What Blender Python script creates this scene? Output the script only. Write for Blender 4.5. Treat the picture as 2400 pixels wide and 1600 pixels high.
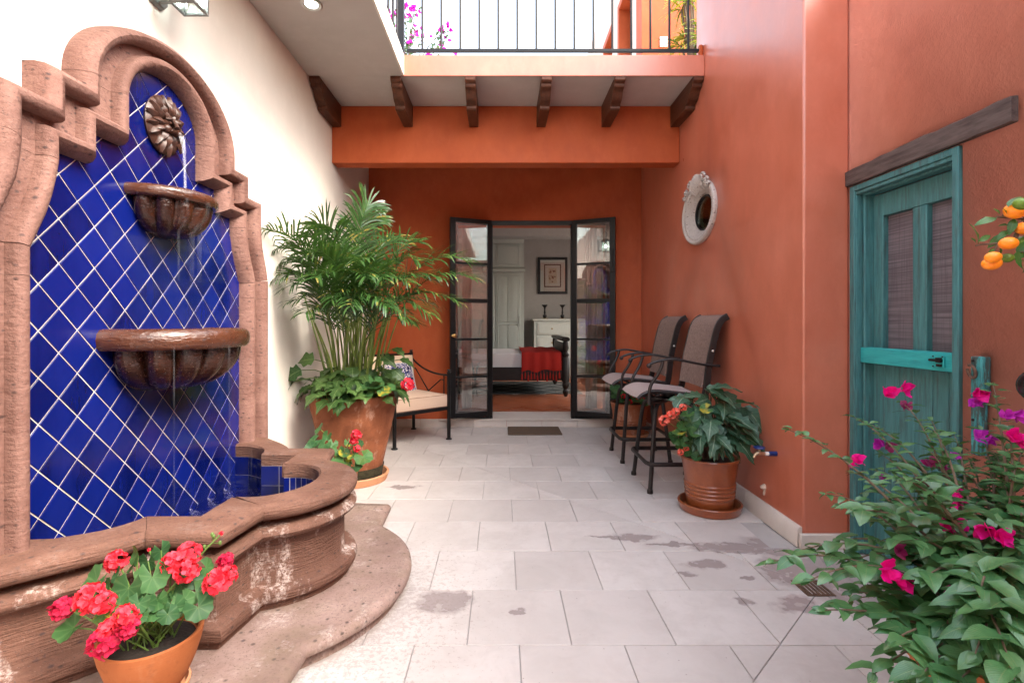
import bpy, bmesh, math, random
from mathutils import Vector as V, Matrix as M
from math import sin, cos, pi, radians, sqrt, atan2
R = random.Random(7)
sc = bpy.context.scene
for o in list(bpy.data.objects): bpy.data.objects.remove(o)
col = sc.collection

# ------------------------------------------------------------------ camera, sky, sun, exposure
cam = bpy.data.cameras.new('camera'); camo = bpy.data.objects.new('camera', cam); col.objects.link(camo)
camo.location = (0, 0, 1.25); camo.rotation_euler = (pi/2, 0, 0)
cam.lens = 17.91; cam.sensor_width = 36; cam.shift_x = .010; cam.shift_y = -.0183
cam.clip_start = .05; cam.clip_end = 400
sc.camera = camo
SUN_EL, SUN_AZ = radians(44), radians(122)          # azimuth clockwise from +Y: over the low wall on the right
world = bpy.data.worlds.new('World'); sc.world = world; world.use_nodes = True
wt = world.node_tree; wt.nodes.clear()
sky = wt.nodes.new('ShaderNodeTexSky'); sky.sky_type = 'NISHITA'; sky.sun_disc = False
sky.sun_elevation = SUN_EL; sky.sun_rotation = SUN_AZ; sky.air_density = 1.6; sky.dust_density = 4; sky.ozone_density = 1
hs = wt.nodes.new('ShaderNodeHueSaturation'); hs.inputs['Saturation'].default_value = .55
bg = wt.nodes.new('ShaderNodeBackground'); bg.inputs['Strength'].default_value = .15
wo = wt.nodes.new('ShaderNodeOutputWorld')
wt.links.new(sky.outputs[0], hs.inputs['Color']); wt.links.new(hs.outputs[0], bg.inputs['Color']); wt.links.new(bg.outputs[0], wo.inputs[0])
sl = bpy.data.lights.new('sun', 'SUN'); sl.energy = .8; sl.angle = radians(24); sl.color = (1, .91, .78)
so = bpy.data.objects.new('sun', sl); col.objects.link(so)
sd = V((sin(SUN_AZ)*cos(SUN_EL), cos(SUN_AZ)*cos(SUN_EL), sin(SUN_EL)))
so.rotation_euler = sd.to_track_quat('Z', 'Y').to_euler(); so.location = sd*20
sc.view_settings.view_transform = 'Standard'; sc.view_settings.look = 'None'
sc.view_settings.exposure = 2.62; sc.view_settings.gamma = 1; sc.view_settings.use_curve_mapping = False
sc.render.engine = 'CYCLES'
cy = sc.cycles; cy.max_bounces = 10; cy.diffuse_bounces = 6; cy.glossy_bounces = 4; cy.transmission_bounces = 6; cy.transparent_max_bounces = 16
cy.use_denoising = True; cy.sample_clamp_indirect = 6; cy.caustics_reflective = False; cy.caustics_refractive = False

F = 1194.0
def PX(x, y, Y):            # a point Y metres in front of the camera, from a pixel of the 2400x1600 photograph
    return V(((x-1176)*Y/F, Y, 1.25-(y-756)*Y/F))
def PD(x, y, Y): return PX(x*1.0204, y*1.0204, Y)

# ------------------------------------------------------------------ helpers
WM = {}
def wm(o): return WM.get(o.name, M()) if o else M()
def tag(o, label=None, cat=None, group=None, kind=None):
    if label: o['label'] = label
    if cat: o['category'] = cat
    if group: o['group'] = group
    if kind: o['kind'] = kind
    return o
def thing(name, label, cat, loc=(0, 0, 0), rz=0, group=None, kind=None, parent=None):
    o = bpy.data.objects.new(name, None); col.objects.link(o); o.empty_display_size = .1
    o.location = loc; o.rotation_euler = (0, 0, rz)
    WM[o.name] = M.Translation(V(loc)) @ M.Rotation(rz, 4, 'Z')
    return tag(o, label, cat, group, kind)
def inst(name, me, mw, parent=None, mat=None):
    o = bpy.data.objects.new(name, me); col.objects.link(o)
    if parent: o.parent = parent
    o.matrix_basis = wm(parent).inverted() @ mw
    WM[o.name] = mw.copy()
    return o
class MB:
    def __init__(s): s.v = []; s.f = []; s.uv = []; s.smooth = True
    def add(s, vs, fs, uv=None):
        b = len(s.v); s.v += [V(p) for p in vs]; s.f += [tuple(i+b for i in f) for f in fs]
        s.uv += (uv if uv else [(0, 0)]*len(vs)); return s
    def box(s, lo, hi):
        x0, y0, z0 = lo; x1, y1, z1 = hi
        return s.add([(x0,y0,z0),(x1,y0,z0),(x1,y1,z0),(x0,y1,z0),(x0,y0,z1),(x1,y0,z1),(x1,y1,z1),(x0,y1,z1)],
                     [(0,3,2,1),(4,5,6,7),(0,1,5,4),(1,2,6,5),(2,3,7,6),(3,0,4,7)])
    def cbox(s, c, size, rot=None):
        h = V(size)*.5; t = MB().box(-h, h); m = M.Translation(V(c)) @ (rot.to_4x4() if rot else M())
        return s.add([m @ p for p in t.v], t.f)
    def loft(s, rings, closed=True, caps=True, uv=None):
        n = len(rings[0]); vs = [p for r in rings for p in r]; fs = []
        for i in range(len(rings)-1):
            for j in range(n if closed else n-1):
                k = (j+1) % n; fs.append((i*n+j, i*n+k, (i+1)*n+k, (i+1)*n+j))
        if caps: fs.append(tuple(range(n-1, -1, -1))); fs.append(tuple((len(rings)-1)*n+j for j in range(n)))
        return s.add(vs, fs, uv)
    def tube(s, pts, r, n=8, caps=True, squash=1):
        pts = [V(p) for p in pts]; rr = r if isinstance(r, (list, tuple)) else [r]*len(pts)
        up = V((0, 0, 1)); rings = []; prev = None
        for i, p in enumerate(pts):
            d = (pts[min(i+1, len(pts)-1)]-pts[max(i-1, 0)]).normalized()
            if prev is None:
                a = d.cross(up)
                if a.length < .05: a = d.cross(V((0, 1, 0)))
                a.normalize()
            else:
                a = (prev-d*prev.dot(d)).normalized()
            b = d.cross(a); prev = a
            rings.append([p+(a*cos(2*pi*k/n)+b*sin(2*pi*k/n)*squash)*rr[i] for k in range(n)])
        return s.loft(rings, True, caps)
    def lathe(s, prof, n=24, c=(0, 0, 0), a0=0, a1=2*pi, sx=1, sy=1, fn=None):
        c = V(c); full = abs(a1-a0-2*pi) < 1e-6; m = n if full else n+1; rings = []
        for r, z in prof:
            ring = []
            for k in range(m):
                t = a0+(a1-a0)*k/n; q = r*(fn(t, z) if fn else 1)
                ring.append(c+V((q*cos(t)*sx, q*sin(t)*sy, z)))
            rings.append(ring)
        return s.loft(rings, full, False)
    def poly(s, pts, z0, z1):      # prism over a plan polygon
        n = len(pts); vs = [(x, y, z0) for x, y in pts]+[(x, y, z1) for x, y in pts]
        fs = [tuple(range(n-1, -1, -1)), tuple(range(n, 2*n))]+[(i, (i+1) % n, n+(i+1) % n, n+i) for i in range(n)]
        return s.add(vs, fs)
    def sheet(s, grid, t):         # a grid of points given a thickness t along its own normals
        nu, nv = len(grid), len(grid[0]); nr = []
        for i in range(nu):
            row = []
            for j in range(nv):
                a = V(grid[min(i+1, nu-1)][j])-V(grid[max(i-1, 0)][j]); b = V(grid[i][min(j+1, nv-1)])-V(grid[i][max(j-1, 0)])
                row.append(a.cross(b).normalized())
            nr.append(row)
        top = [V(grid[i][j])+nr[i][j]*t*.5 for i in range(nu) for j in range(nv)]
        bot = [V(grid[i][j])-nr[i][j]*t*.5 for i in range(nu) for j in range(nv)]
        N = nu*nv; fs = []
        for i in range(nu-1):
            for j in range(nv-1):
                a, b, c, d = i*nv+j, i*nv+j+1, (i+1)*nv+j+1, (i+1)*nv+j
                fs += [(d, c, b, a), (N+a, N+b, N+c, N+d)]
        edge = [(0, j) for j in range(nv)]+[(i, nv-1) for i in range(1, nu)]+[(nu-1, j) for j in range(nv-2, -1, -1)]+[(i, 0) for i in range(nu-2, 0, -1)]
        e = [i*nv+j for i, j in edge]
        for k in range(len(e)):
            a, b = e[k], e[(k+1) % len(e)]; fs.append((a, b, N+b, N+a))
        return s.add(top+bot, fs)
    def ball(s, c, r, n=10, sz=1, sx=1, sy=1):
        prof = [(r*sin(pi*i/n), -r*sz*cos(pi*i/n)) for i in range(n+1)]; prof[0] = (1e-4, prof[0][1]); prof[-1] = (1e-4, prof[-1][1])
        return s.lathe(prof, n+4, c, sx=sx, sy=sy)
    def xf(s, m):
        s.v = [m @ p for p in s.v]; return s
    def mesh(s, name, mat, angle=38, local=None):
        me = bpy.data.meshes.new(name)
        vs = [local @ p for p in s.v] if local else s.v
        me.from_pydata([tuple(p) for p in vs], [], s.f)
        bm = bmesh.new(); bm.from_mesh(me); bmesh.ops.recalc_face_normals(bm, faces=bm.faces); bm.to_mesh(me); bm.free()
        ul = me.uv_layers.new(name='UVMap'); li = [0]*len(me.loops); me.loops.foreach_get('vertex_index', li)
        ul.data.foreach_set('uv', [c for i in li for c in s.uv[i]])
        me.polygons.foreach_set('use_smooth', [True]*len(me.polygons)); me.set_sharp_from_angle(angle=radians(angle))
        if mat: me.materials.append(mat)
        me.update(); return me
    def build(s, name, mat, parent=None, bevel=0, angle=38, seg=2):      # vertices are in world space
        me = s.mesh(name, mat, angle, wm(parent).inverted() if parent else None)
        o = bpy.data.objects.new(name, me); col.objects.link(o)
        if parent: o.parent = parent
        WM[o.name] = wm(parent).copy()
        if bevel:
            b = o.modifiers.new('bevel', 'BEVEL'); b.width = bevel; b.segments = seg; b.limit_method = 'ANGLE'; b.angle_limit = radians(35)
        return o
def box(name, mat, lo, hi, parent=None, bevel=0): return MB().box(lo, hi).build(name, mat, parent, bevel)
def bez(a, b, c, n):
    a, b, c = V(a), V(b), V(c); return [a*(1-t)**2+b*2*t*(1-t)+c*t*t for t in [i/n for i in range(n+1)]]
def crom(pts, n=6):
    P = [V(p) for p in pts]; P = [P[0]*2-P[1]]+P+[P[-1]*2-P[-2]]; out = []
    for i in range(1, len(P)-2):
        for k in range(n):
            t = k/n; a, b, c, d = P[i-1], P[i], P[i+1], P[i+2]
            out.append(.5*((2*b)+(c-a)*t+(2*a-5*b+4*c-d)*t*t+(3*b-a-3*c+d)*t**3))
    return out+[P[-2]]
def orient(pos, d, n, s=1):
    y = V(d).normalized(); n = V(n); z = n-y*n.dot(y)
    if z.length < 1e-3: z = V((1, 0, 0))-y*y.x
    z.normalize(); x = y.cross(z); s = V((s, s, s)) if not hasattr(s, '__len__') else V(s)
    m = M.Identity(4)
    for i in range(3): m[i][0] = x[i]*s[0]; m[i][1] = y[i]*s[1]; m[i][2] = z[i]*s[2]; m[i][3] = pos[i]
    return m
def rv(a=1): return V((R.uniform(-a, a), R.uniform(-a, a), R.uniform(-a, a)))

# ------------------------------------------------------------------ materials
class Mt:
    def __init__(s, name):
        s.m = bpy.data.materials.new(name); s.m.use_nodes = True; s.t = s.m.node_tree; s.t.nodes.clear()
        s.out = s.t.nodes.new('ShaderNodeOutputMaterial'); s.b = s.n('BsdfPrincipled'); s.t.links.new(s.b.outputs[0], s.out.inputs[0])
        s.pos = s.n('NewGeometry').outputs['Position']
    def n(s, typ, ins=None, **pr):
        d = s.t.nodes.new('ShaderNode'+typ)
        for k, v in pr.items(): setattr(d, k, v)
        for k, v in (ins or {}).items(): s.set(d.inputs[k], v)
        return d
    def set(s, sock, v):
        if isinstance(v, bpy.types.NodeSocket): s.t.links.new(v, sock)
        else:
            if isinstance(v, tuple) and len(v) == 3 and sock.type == 'RGBA': v = v+(1,)
            sock.default_value = v
    def noise(s, scale, detail=3, vec=None, rough=.55, dist=0, stretch=None):
        vec = vec or s.pos
        if stretch: vec = s.n('Mapping', {'Vector': vec, 'Scale': stretch}).outputs[0]
        return s.n('TexNoise', {'Vector': vec, 'Scale': scale, 'Detail': detail, 'Roughness': rough, 'Distortion': dist}).outputs[0]
    def voro(s, scale, vec=None, stretch=None, feature='F1', rnd=1):
        vec = vec or s.pos
        if stretch: vec = s.n('Mapping', {'Vector': vec, 'Scale': stretch}).outputs[0]
        return s.n('TexVoronoi', {'Vector': vec, 'Scale': scale, 'Randomness': rnd}, feature=feature)
    def ramp(s, f, lo, hi, a=0, b=1):
        return s.n('MapRange', {0: f, 1: lo, 2: hi, 3: a, 4: b}).outputs[0]
    def mix(s, f, a, b, mode='MIX'):
        d = s.n('Mix', data_type='RGBA', blend_type=mode); s.set(d.inputs[0], f); s.set(d.inputs[6], a); s.set(d.inputs[7], b); return d.outputs[2]
    def math(s, op, a, b=0, c=0):
        d = s.n('Math', operation=op); s.set(d.inputs[0], a); s.set(d.inputs[1], b); s.set(d.inputs[2], c); return d.outputs[0]
    def bump(s, h, st=.3, dist=.01, nrm=None):
        d = s.n('Bump', {'Height': h, 'Strength': st, 'Distance': dist})
        if nrm: s.set(d.inputs['Normal'], nrm)
        return d.outputs[0]
    def fin(s, color=None, rough=.5, normal=None, metal=0, spec=None, coat=0, **kw):
        if color is not None: s.set(s.b.inputs['Base Color'], color)
        s.set(s.b.inputs['Roughness'], rough); s.set(s.b.inputs['Metallic'], metal)
        if spec is not None: s.set(s.b.inputs['Specular IOR Level'], spec)
        if coat: s.set(s.b.inputs['Coat Weight'], coat); s.set(s.b.inputs['Coat Roughness'], kw.get('coat_r', .05))
        if normal: s.set(s.b.inputs['Normal'], normal)
        return s.m

def plaster(name, c1, c2, rough=.6, spec=.3, grain=1.0):
    m = Mt(name)
    big = m.noise(1.3, 4); mid = m.noise(9, 4, stretch=(1, 1, .55)); fine = m.noise(110, 3)
    f = m.math('ADD', m.math('MULTIPLY', m.ramp(big, .35, .65), .55), m.math('MULTIPLY', m.ramp(mid, .35, .68), .45))
    c = m.mix(f, c1, c2)
    scuff = m.ramp(m.noise(5, 6, rough=.75, stretch=(1, 1, .7)), .5, .72, 0, .3); c = m.mix(scuff, c, tuple(min(1, x*1.15+.025) for x in c2))
    n1 = m.bump(fine, .16*grain, .005); n2 = m.bump(m.noise(22, 4), .18*grain, .006, n1); n3 = m.bump(big, .12*grain, .03, n2); n3 = m.bump(m.noise(4.5, 5, rough=.6, stretch=(1, 1, .6)), .12*grain, .012, n3)
    return m.fin(c, m.ramp(mid, .2, .8, rough-.07, rough+.08), n3, spec=spec)
WHITE = plaster('white_plaster', (.66, .605, .545), (.70, .65, .59), .7, .25, .6)
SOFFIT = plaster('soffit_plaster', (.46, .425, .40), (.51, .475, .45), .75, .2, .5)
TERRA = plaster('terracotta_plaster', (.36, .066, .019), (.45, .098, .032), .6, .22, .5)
TERRS = plaster('satin_skylit_terracotta_plaster', (.42, .112, .060), (.53, .160, .095), .33, 1.0, .32)  # satin, lighter copy of the terracotta: sky glow put into its base colour
TERRB = plaster('terracotta_rough_brightened_plaster', (.54, .19, .132), (.66, .265, .19), .40, .75, 2.2)  # pinker paint, its colour lightened to stand in for sky and bounce light
GREYW = plaster('grey_room_plaster', (.25, .232, .222), (.28, .262, .25), .7, .2, .4)

def stone(name, c1, c2, wet=0, eff=0, ridge=(7, 7, 75), rb=.5, lichen=0):
    m = Mt(name)
    a = m.noise(6, 5); b = m.noise(60, 4, rough=.7)
    c = m.mix(m.ramp(a, .3, .7), c1, c2); c = m.mix(m.ramp(b, .45, .75, 0, .45), c, tuple(x*.55 for x in c1))
    pale = m.ramp(m.voro(120).outputs['Distance'], .0, .22, .7, 0)
    c = m.mix(m.math('MULTIPLY', pale, m.ramp(m.noise(30, 2), .5, .6)), c, (.40, .30, .245))
    v = m.voro(27, stretch=(1, 1, 1.7)); fleck = m.math('MULTIPLY', m.ramp(v.outputs['Distance'], .12, .28, 1, 0), m.ramp(m.n('SeparateColor', {0: v.outputs['Color']}).outputs[0], .60, .64))
    v2 = m.voro(95, stretch=(1, 1, 1.6)); f2 = m.math('MULTIPLY', m.ramp(v2.outputs['Distance'], .12, .3, .8, 0), m.ramp(m.n('SeparateColor', {0: v2.outputs['Color']}).outputs[1], .74, .78))
    c = m.mix(m.math('MULTIPLY', m.math('MAXIMUM', fleck, f2), .85), c, (.05, .035, .035))
    speck = m.ramp(m.noise(88, 3, rough=.8), .60, .68, 0, .75); c = m.mix(speck, c, (.06, .04, .04)); c = m.mix(m.ramp(m.noise(2.2, 4), .35, .7, 0, .4), c, tuple(x*.62 for x in c1))
    if lichen: c = m.mix(m.math('MULTIPLY', m.ramp(m.noise(4, 5, rough=.7), .45, .65), lichen), c, (.20, .165, .095))
    rough = .75
    if eff:
        e = m.math('MULTIPLY', m.ramp(m.noise(6.5, 5, rough=.7, stretch=(1, 1, .4)), .54, .64), m.ramp(m.noise(70, 3, rough=.8), .42, .58)); e = m.math('MULTIPLY', e, m.ramp(m.n('SeparateXYZ', {0: m.pos}).outputs[2], .445, .47, 1, .12)); c = m.mix(m.math('MULTIPLY', e, eff), c, (.58, .49, .45))
    rid = m.noise(1, 3, stretch=ridge, rough=.6)
    n = m.bump(b, .6, .006); n = m.bump(rid, rb, .012, n); n = m.bump(m.math('MAXIMUM', fleck, f2), -.3, .004, n)
    if wet: rough = m.ramp(m.noise(25, 3), .3, .7, .08, .3)
    return m.fin(c, rough, n, spec=.45 if wet else .25, coat=.3 if wet else 0, coat_r=.1)
CANT = stone('pink_quarry_stone', (.165, .080, .062), (.27, .150, .120), ridge=(26, 26, 60), rb=.45)
CANTB = stone('basin_quarry_stone', (.12, .056, .038), (.20, .104, .074), eff=.75, rb=.7, ridge=(13, 13, 150))
CANTS = stone('step_quarry_stone', (.24, .155, .13), (.37, .26, .225), eff=.5, lichen=.28, ridge=(12, 12, 30), rb=.3)
WETST = stone('wet_rim_stone', (.055, .017, .008), (.092, .032, .015), wet=1, rb=.6, ridge=(20, 20, 60))
WETB = stone('wet_bowl_stone', (.014, .004, .002), (.055, .016, .006), wet=1, rb=.35)

def mk_bluetile():
    m = Mt('cobalt_glazed_tile'); rnd = m.n('ObjectInfo').outputs['Random']
    c = m.mix(rnd, (.001, .0032, .048), (.003, .0095, .125)); c = m.mix(m.ramp(m.noise(9, 5, stretch=(1, 1, .35)), .42, .75, 0, .55), c, (.006, .013, .14))
    drip = m.ramp(m.noise(70, 3, stretch=(1, 1, .12)), .45, .7)
    n = m.bump(m.noise(12, 2), .10, .006); n = m.bump(drip, .03, .003, n)
    return m.fin(c, m.ramp(drip, 0, 1, .15, .20), n, spec=.5, coat=.12)
BLUE = mk_bluetile()
GROUT = plaster('cream_grout', (.56, .50, .43), (.64, .58, .51), .8, .1)
def mk_floor():
    m = Mt('limestone_paver'); rnd = m.n('ObjectInfo').outputs['Random']
    c = m.mix(rnd, (.515, .47, .448), (.605, .56, .535))
    c = m.mix(m.ramp(m.noise(3.2, 5, rough=.62, dist=.6), .42, .72, 0, .5), c, (.41, .37, .345)); c = m.mix(m.ramp(m.noise(26, 5, rough=.7), .5, .8, 0, .35), c, (.47, .42, .39))
    c = m.mix(m.ramp(m.noise(7, 6, rough=.7, dist=.8), .48, .72, 0, .4), c, (.42, .37, .35)); c = m.mix(m.ramp(m.noise(2, 3, stretch=(5, 40, 1)), .6, .75, 0, .14), c, (.42, .38, .35))
    pit = m.voro(38); pm = m.math('MULTIPLY', m.ramp(pit.outputs['Distance'], .05, .14, 1, 0), m.ramp(m.n('SeparateColor', {0: pit.outputs['Color']}).outputs[0], .86, .9)); c = m.mix(m.math('MULTIPLY', pm, .7), c, (.2, .15, .13))
    xyz = m.n('SeparateXYZ', {0: m.pos}); X, Y = xyz.outputs[0], xyz.outputs[1]
    wv = m.n('TexNoise', {'Vector': m.pos, 'Scale': 5, 'Detail': 4, 'Roughness': .6}).outputs['Color']
    wp = m.n('VectorMath', {0: m.pos, 1: m.n('VectorMath', {0: m.n('VectorMath', {0: wv, 1: (.5, .5, .5)}, operation='SUBTRACT').outputs[0], 1: (.24, .16, 0)}, operation='MULTIPLY').outputs[0]}, operation='ADD').outputs[0]
    wv2 = m.n('TexNoise', {'Vector': m.pos, 'Scale': 19, 'Detail': 3}).outputs['Color']
    wp = m.n('VectorMath', {0: wp, 1: m.n('VectorMath', {0: m.n('VectorMath', {0: wv2, 1: (.5, .5, .5)}, operation='SUBTRACT').outputs[0], 1: (.11, .07, 0)}, operation='MULTIPLY').outputs[0]}, operation='ADD').outputs[0]
    d = None
    for cx, cy, rx, ry in [(.76, 2.98, .17, .05), (.60, 2.98, .08, .02), (1.0, 2.88, .22, .022), (1.24, 2.84, .18, .06), (1.06, 2.64, .13, .055), (.94, 2.54, .08, .022), (1.2, 2.5, .05, .02),
                           (1.56, 2.86, .20, .16), (1.66, 2.5, .26, .34), (1.44, 2.56, .12, .16), (1.32, 2.26, .12, .07), (1.33, 2.80, .16, .05), (1.08, 2.3, .05, .03), (-.27, 2.30, .12, .11), (.06, 2.2, .03, .03), (-.74, 3.88, .13, .05)]:
        q = m.n('VectorMath', {0: m.n('VectorMath', {0: wp, 1: (cx, cy, 0)}, operation='SUBTRACT').outputs[0], 1: (1/rx, 1/ry, 0)}, operation='MULTIPLY').outputs[0]
        l = m.n('VectorMath', {0: q}, operation='LENGTH').outputs['Value']; d = l if d is None else m.math('MINIMUM', d, l)
    wet = m.math('MULTIPLY', m.ramp(d, .78, 1.12, 1, 0), m.ramp(m.noise(13, 3), .3, .5, .8, 1))
    dm = m.n('VectorMath', {0: m.n('VectorMath', {0: m.pos, 1: (-.72, 2.25, 0)}, operation='SUBTRACT').outputs[0], 1: (1.0, .8, 0)}, operation='MULTIPLY').outputs[0]
    dist = m.n('VectorMath', {0: dm}, operation='LENGTH').outputs['Value']
    sp = m.math('SUBTRACT', m.noise(46, 4, rough=.75), m.ramp(dist, .25, 1.05, -.03, .22)); spk = m.ramp(sp, .50, .54)
    sp2 = m.math('SUBTRACT', m.noise(17, 4, rough=.7), m.ramp(dist, .3, .75, .02, .3)); spk = m.math('MAXIMUM', spk, m.ramp(sp2, .5, .56, 0, .7))
    c = m.mix(m.math('MULTIPLY', spk, .5), c, (.33, .265, .24)); c = m.mix(m.math('MULTIPLY', wet, .68), c, (.24, .19, .185))
    n = m.bump(m.noise(60, 4), .12, .003); n = m.bump(m.noise(3, 3), .12, .012, n)
    return m.fin(c, m.ramp(wet, 0, 1, .5, .25), n, spec=.35)
FLOOR = mk_floor()
BASEST = plaster('skirting_stone', (.55, .48, .43), (.62, .56, .51), .6, .3)
FGROUT = plaster('floor_grout', (.38, .35, .335), (.44, .41, .395), .9, .1)
def wood(name, c1, c2, stretch=(4, 60, 60), rough=.6, wear=None, spec=.3, wearamt=(.55, .68)):
    m = Mt(name); g = m.noise(1, 5, stretch=stretch, rough=.65); g2 = m.noise(3.2, 4, stretch=tuple(x**.7 for x in stretch))
    c = m.mix(m.ramp(g, .3, .72), c1, c2); c = m.mix(m.ramp(g2, .5, .75, 0, .5), c, tuple(x*.45 for x in c1))
    if wear: c = m.mix(m.math('MULTIPLY', m.ramp(m.noise(1, 5, stretch=tuple(x*.8 for x in stretch), rough=.75), *wearamt), .8), c, wear)
    return m.fin(c, rough, m.bump(g, .5, .006), spec=spec)
CORB = wood('carved_bracket_wood', (.05, .015, .007), (.11, .036, .016), (30, 5, 45), .5)
LINT = wood('weathered_lintel_wood', (.055, .036, .032), (.13, .095, .085), (60, 5, 50), .8)
TEAL = wood('worn_teal_paint', (.045, .15, .155), (.075, .215, .22), (60, 60, 4), .55, (.05, .075, .072), wearamt=(.50, .66))
TEALH = wood('worn_teal_paint_rail', (.02, .30, .31), (.04, .40, .40), (60, 4, 60), .5, (.05, .12, .12), wearamt=(.64, .72))
DARKW = wood('black_stained_wood', (.012, .009, .008), (.022, .016, .014), (4, 40, 40), .4, spec=.25)
def simple(name, c, rough=.5, metal=0, spec=None, var=.15, nscale=30, bst=.1, coat=0, bs=None):
    m = Mt(name); cc = m.mix(m.ramp(m.noise(nscale, 4), .3, .7), tuple(x*(1-var) for x in c), tuple(min(1, x*(1+var)) for x in c))
    return m.fin(cc, rough, m.bump(m.noise(bs or nscale*6, 3), bst, .003), metal, spec, coat)
MASKST = simple('mask_stone', (.055, .022, .014), .38, spec=.5, var=.35, nscale=40, bst=.3)
IRON = simple('black_iron', (.006, .0055, .006), .38, .0, .3, .3)
BRONZE = simple('dark_bronze_frame', (.014, .010, .010), .40, 0, .4, .3)
RAILM = simple('railing_paint', (.006, .0065, .009), .5, 0, .3, .2)
BRASS = simple('brass', (.62, .42, .16), .22, 1, None, .15)
CHROME = simple('brushed_nickel', (.55, .56, .55), .28, 1, None, .1)
PEWTER = simple('grey_lantern_metal', (.16, .165, .16), .35, .8, None, .25)
BLUEP = simple('blue_plastic', (.004, .022, .13), .35)
WPLAST = simple('white_plastic', (.75, .74, .71), .35, var=.03)
def mk_terracotta(name, c1, c2, rough=.75, ringy=False, coat=0, white=.35):
    m = Mt(name); a = m.noise(4.5, 5, rough=.62, dist=.8); c = m.mix(m.ramp(a, .32, .68), c1, c2)
    c = m.mix(m.ramp(m.noise(7, 5, stretch=(1, 1, .5), rough=.7), .56, .74, 0, white), c, (.62, .42, .32)); c = m.mix(m.ramp(m.noise(55, 4), .55, .75, 0, .3), c, tuple(x*.5 for x in c1))
    n = m.bump(m.noise(140, 3), .15, .002); n = m.bump(m.noise(2, 2, stretch=(3, 3, 70)), .25, .004, n)
    return m.fin(c, rough, n, spec=.4 if coat else .2, coat=coat, coat_r=.12)
POT = mk_terracotta('terracotta_pot', (.145, .043, .019), (.30, .105, .048), white=.6)
POTF = mk_terracotta('orange_terracotta_pot', (.27, .078, .024), (.35, .115, .040), white=.15)
POTG = mk_terracotta('glazed_terracotta_pot', (.22, .052, .016), (.30, .082, .026), .3, coat=.7, white=.05)
POTW = mk_terracotta('whitened_terracotta_pot', (.34, .11, .05), (.44, .19, .11), white=.9)
SAUC = mk_terracotta('pale_saucer_clay', (.55, .25, .12), (.62, .33, .19))
SOIL = simple('dark_potting_soil', (.018, .012, .009), .95, var=.5, nscale=60, bst=1, bs=90)
MOSS = simple('mossy_pot_foot', (.035, .03, .012), .9, var=.5, nscale=40, bst=.5)
def mk_leaf(name, c1, c2, rough=.42, rib=(.14, .22, .08), ribw=.035, veins=14, tr=.25, old=None, spec=.45, ribamt=.6):
    m = Mt(name); rnd = m.math('FRACT', m.math('ADD', m.n('ObjectInfo').outputs['Random'], m.n('NewGeometry').outputs['Random Per Island']))
    uv = m.n('UVMap').outputs[0]; s = m.n('SeparateXYZ', {0: uv}); u, v = s.outputs[0], s.outputs[1]
    c = m.mix(rnd, c1, c2); c = m.mix(m.ramp(m.noise(45, 4), .4, .75, 0, .35), c, tuple(x*.6 for x in c1))
    au = m.math('ABSOLUTE', m.math('SUBTRACT', u, .5)); mid = m.ramp(au, ribw*.4, ribw, 1, 0)
    if veins:
        w = m.math('SINE', m.math('MULTIPLY', m.math('SUBTRACT', v, m.math('MULTIPLY', au, .6)), veins*6.283)); vn = m.ramp(w, .88, 1, 0, .35); mid = m.math('MAXIMUM', mid, vn)
    else: w = m.noise(30, 2)
    c = m.mix(m.math('MULTIPLY', mid, ribamt), c, rib)
    if old: c = m.mix(m.math('MULTIPLY', m.ramp(m.noise(20, 3), .5, .62), m.ramp(rnd, .84, .9)), c, old)
    m.fin(c, rough, m.bump(w, .12, .002), spec=spec)
    t = m.n('BsdfTranslucent', {0: m.mix(.5, c, (.10, .22, .02))}); ms = m.n('MixShader', {0: tr, 1: m.b.outputs[0], 2: t.outputs[0]}); m.t.links.new(ms.outputs[0], m.out.inputs[0])
    return m.m
LBOUG = mk_leaf('bougainvillea_leaf', (.034, .120, .042), (.105, .245, .092), .27, spec=.7, tr=.22)
LPALM = mk_leaf('palm_leaflet', (.014, .048, .012), (.05, .125, .028), .27, spec=.6, veins=0, ribw=.12, rib=(.12, .2, .05), old=(.35, .26, .06), ribamt=.35)
LGER = mk_leaf('geranium_leaf', (.03, .095, .035), (.065, .16, .045), .6, rib=(.16, .27, .10), ribw=.01, veins=0, old=(.42, .33, .03), spec=.25)
LDARK = mk_leaf('dark_ivy_leaf', (.024, .068, .016), (.085, .16, .042), .36, rib=(.26, .34, .14), veins=5)
LSAGE = mk_leaf('silvery_veined_leaf', (.028, .085, .048), (.055, .135, .075), .38, rib=(.36, .48, .34), veins=7, ribw=.045)
LCIT = mk_leaf('citrus_leaf', (.04, .13, .025), (.07, .19, .04), .3)
LYEL = mk_leaf('variegated_strap_leaf', (.05, .13, .03), (.5, .48, .04), .45, veins=0)
def mk_petal(name, c1, c2, tr=.35, edge=None):
    m = Mt(name); rnd = m.math('FRACT', m.math('ADD', m.n('ObjectInfo').outputs['Random'], m.n('NewGeometry').outputs['Random Per Island']))
    c = m.mix(rnd, c1, c2); c = m.mix(m.ramp(m.noise(120, 3), .4, .7, 0, .35), c, tuple(x*.7 for x in c1))
    m.fin(c, .5, spec=.2); t = m.n('BsdfTranslucent', {0: c}); ms = m.n('MixShader', {0: tr, 1: m.b.outputs[0], 2: t.outputs[0]}); m.t.links.new(ms.outputs[0], m.out.inputs[0]); return m.m
RED = mk_petal('red_geranium_petal', (.72, .010, .028), (.92, .10, .15))
REDD = mk_petal('faded_geranium_petal', (.42, .008, .045), (.62, .03, .09))
CORAL = mk_petal('coral_geranium_petal', (.86, .10, .06), (.9, .30, .22))
MAG = mk_petal('magenta_bract', (.78, .004, .22), (.85, .012, .34))
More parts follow.
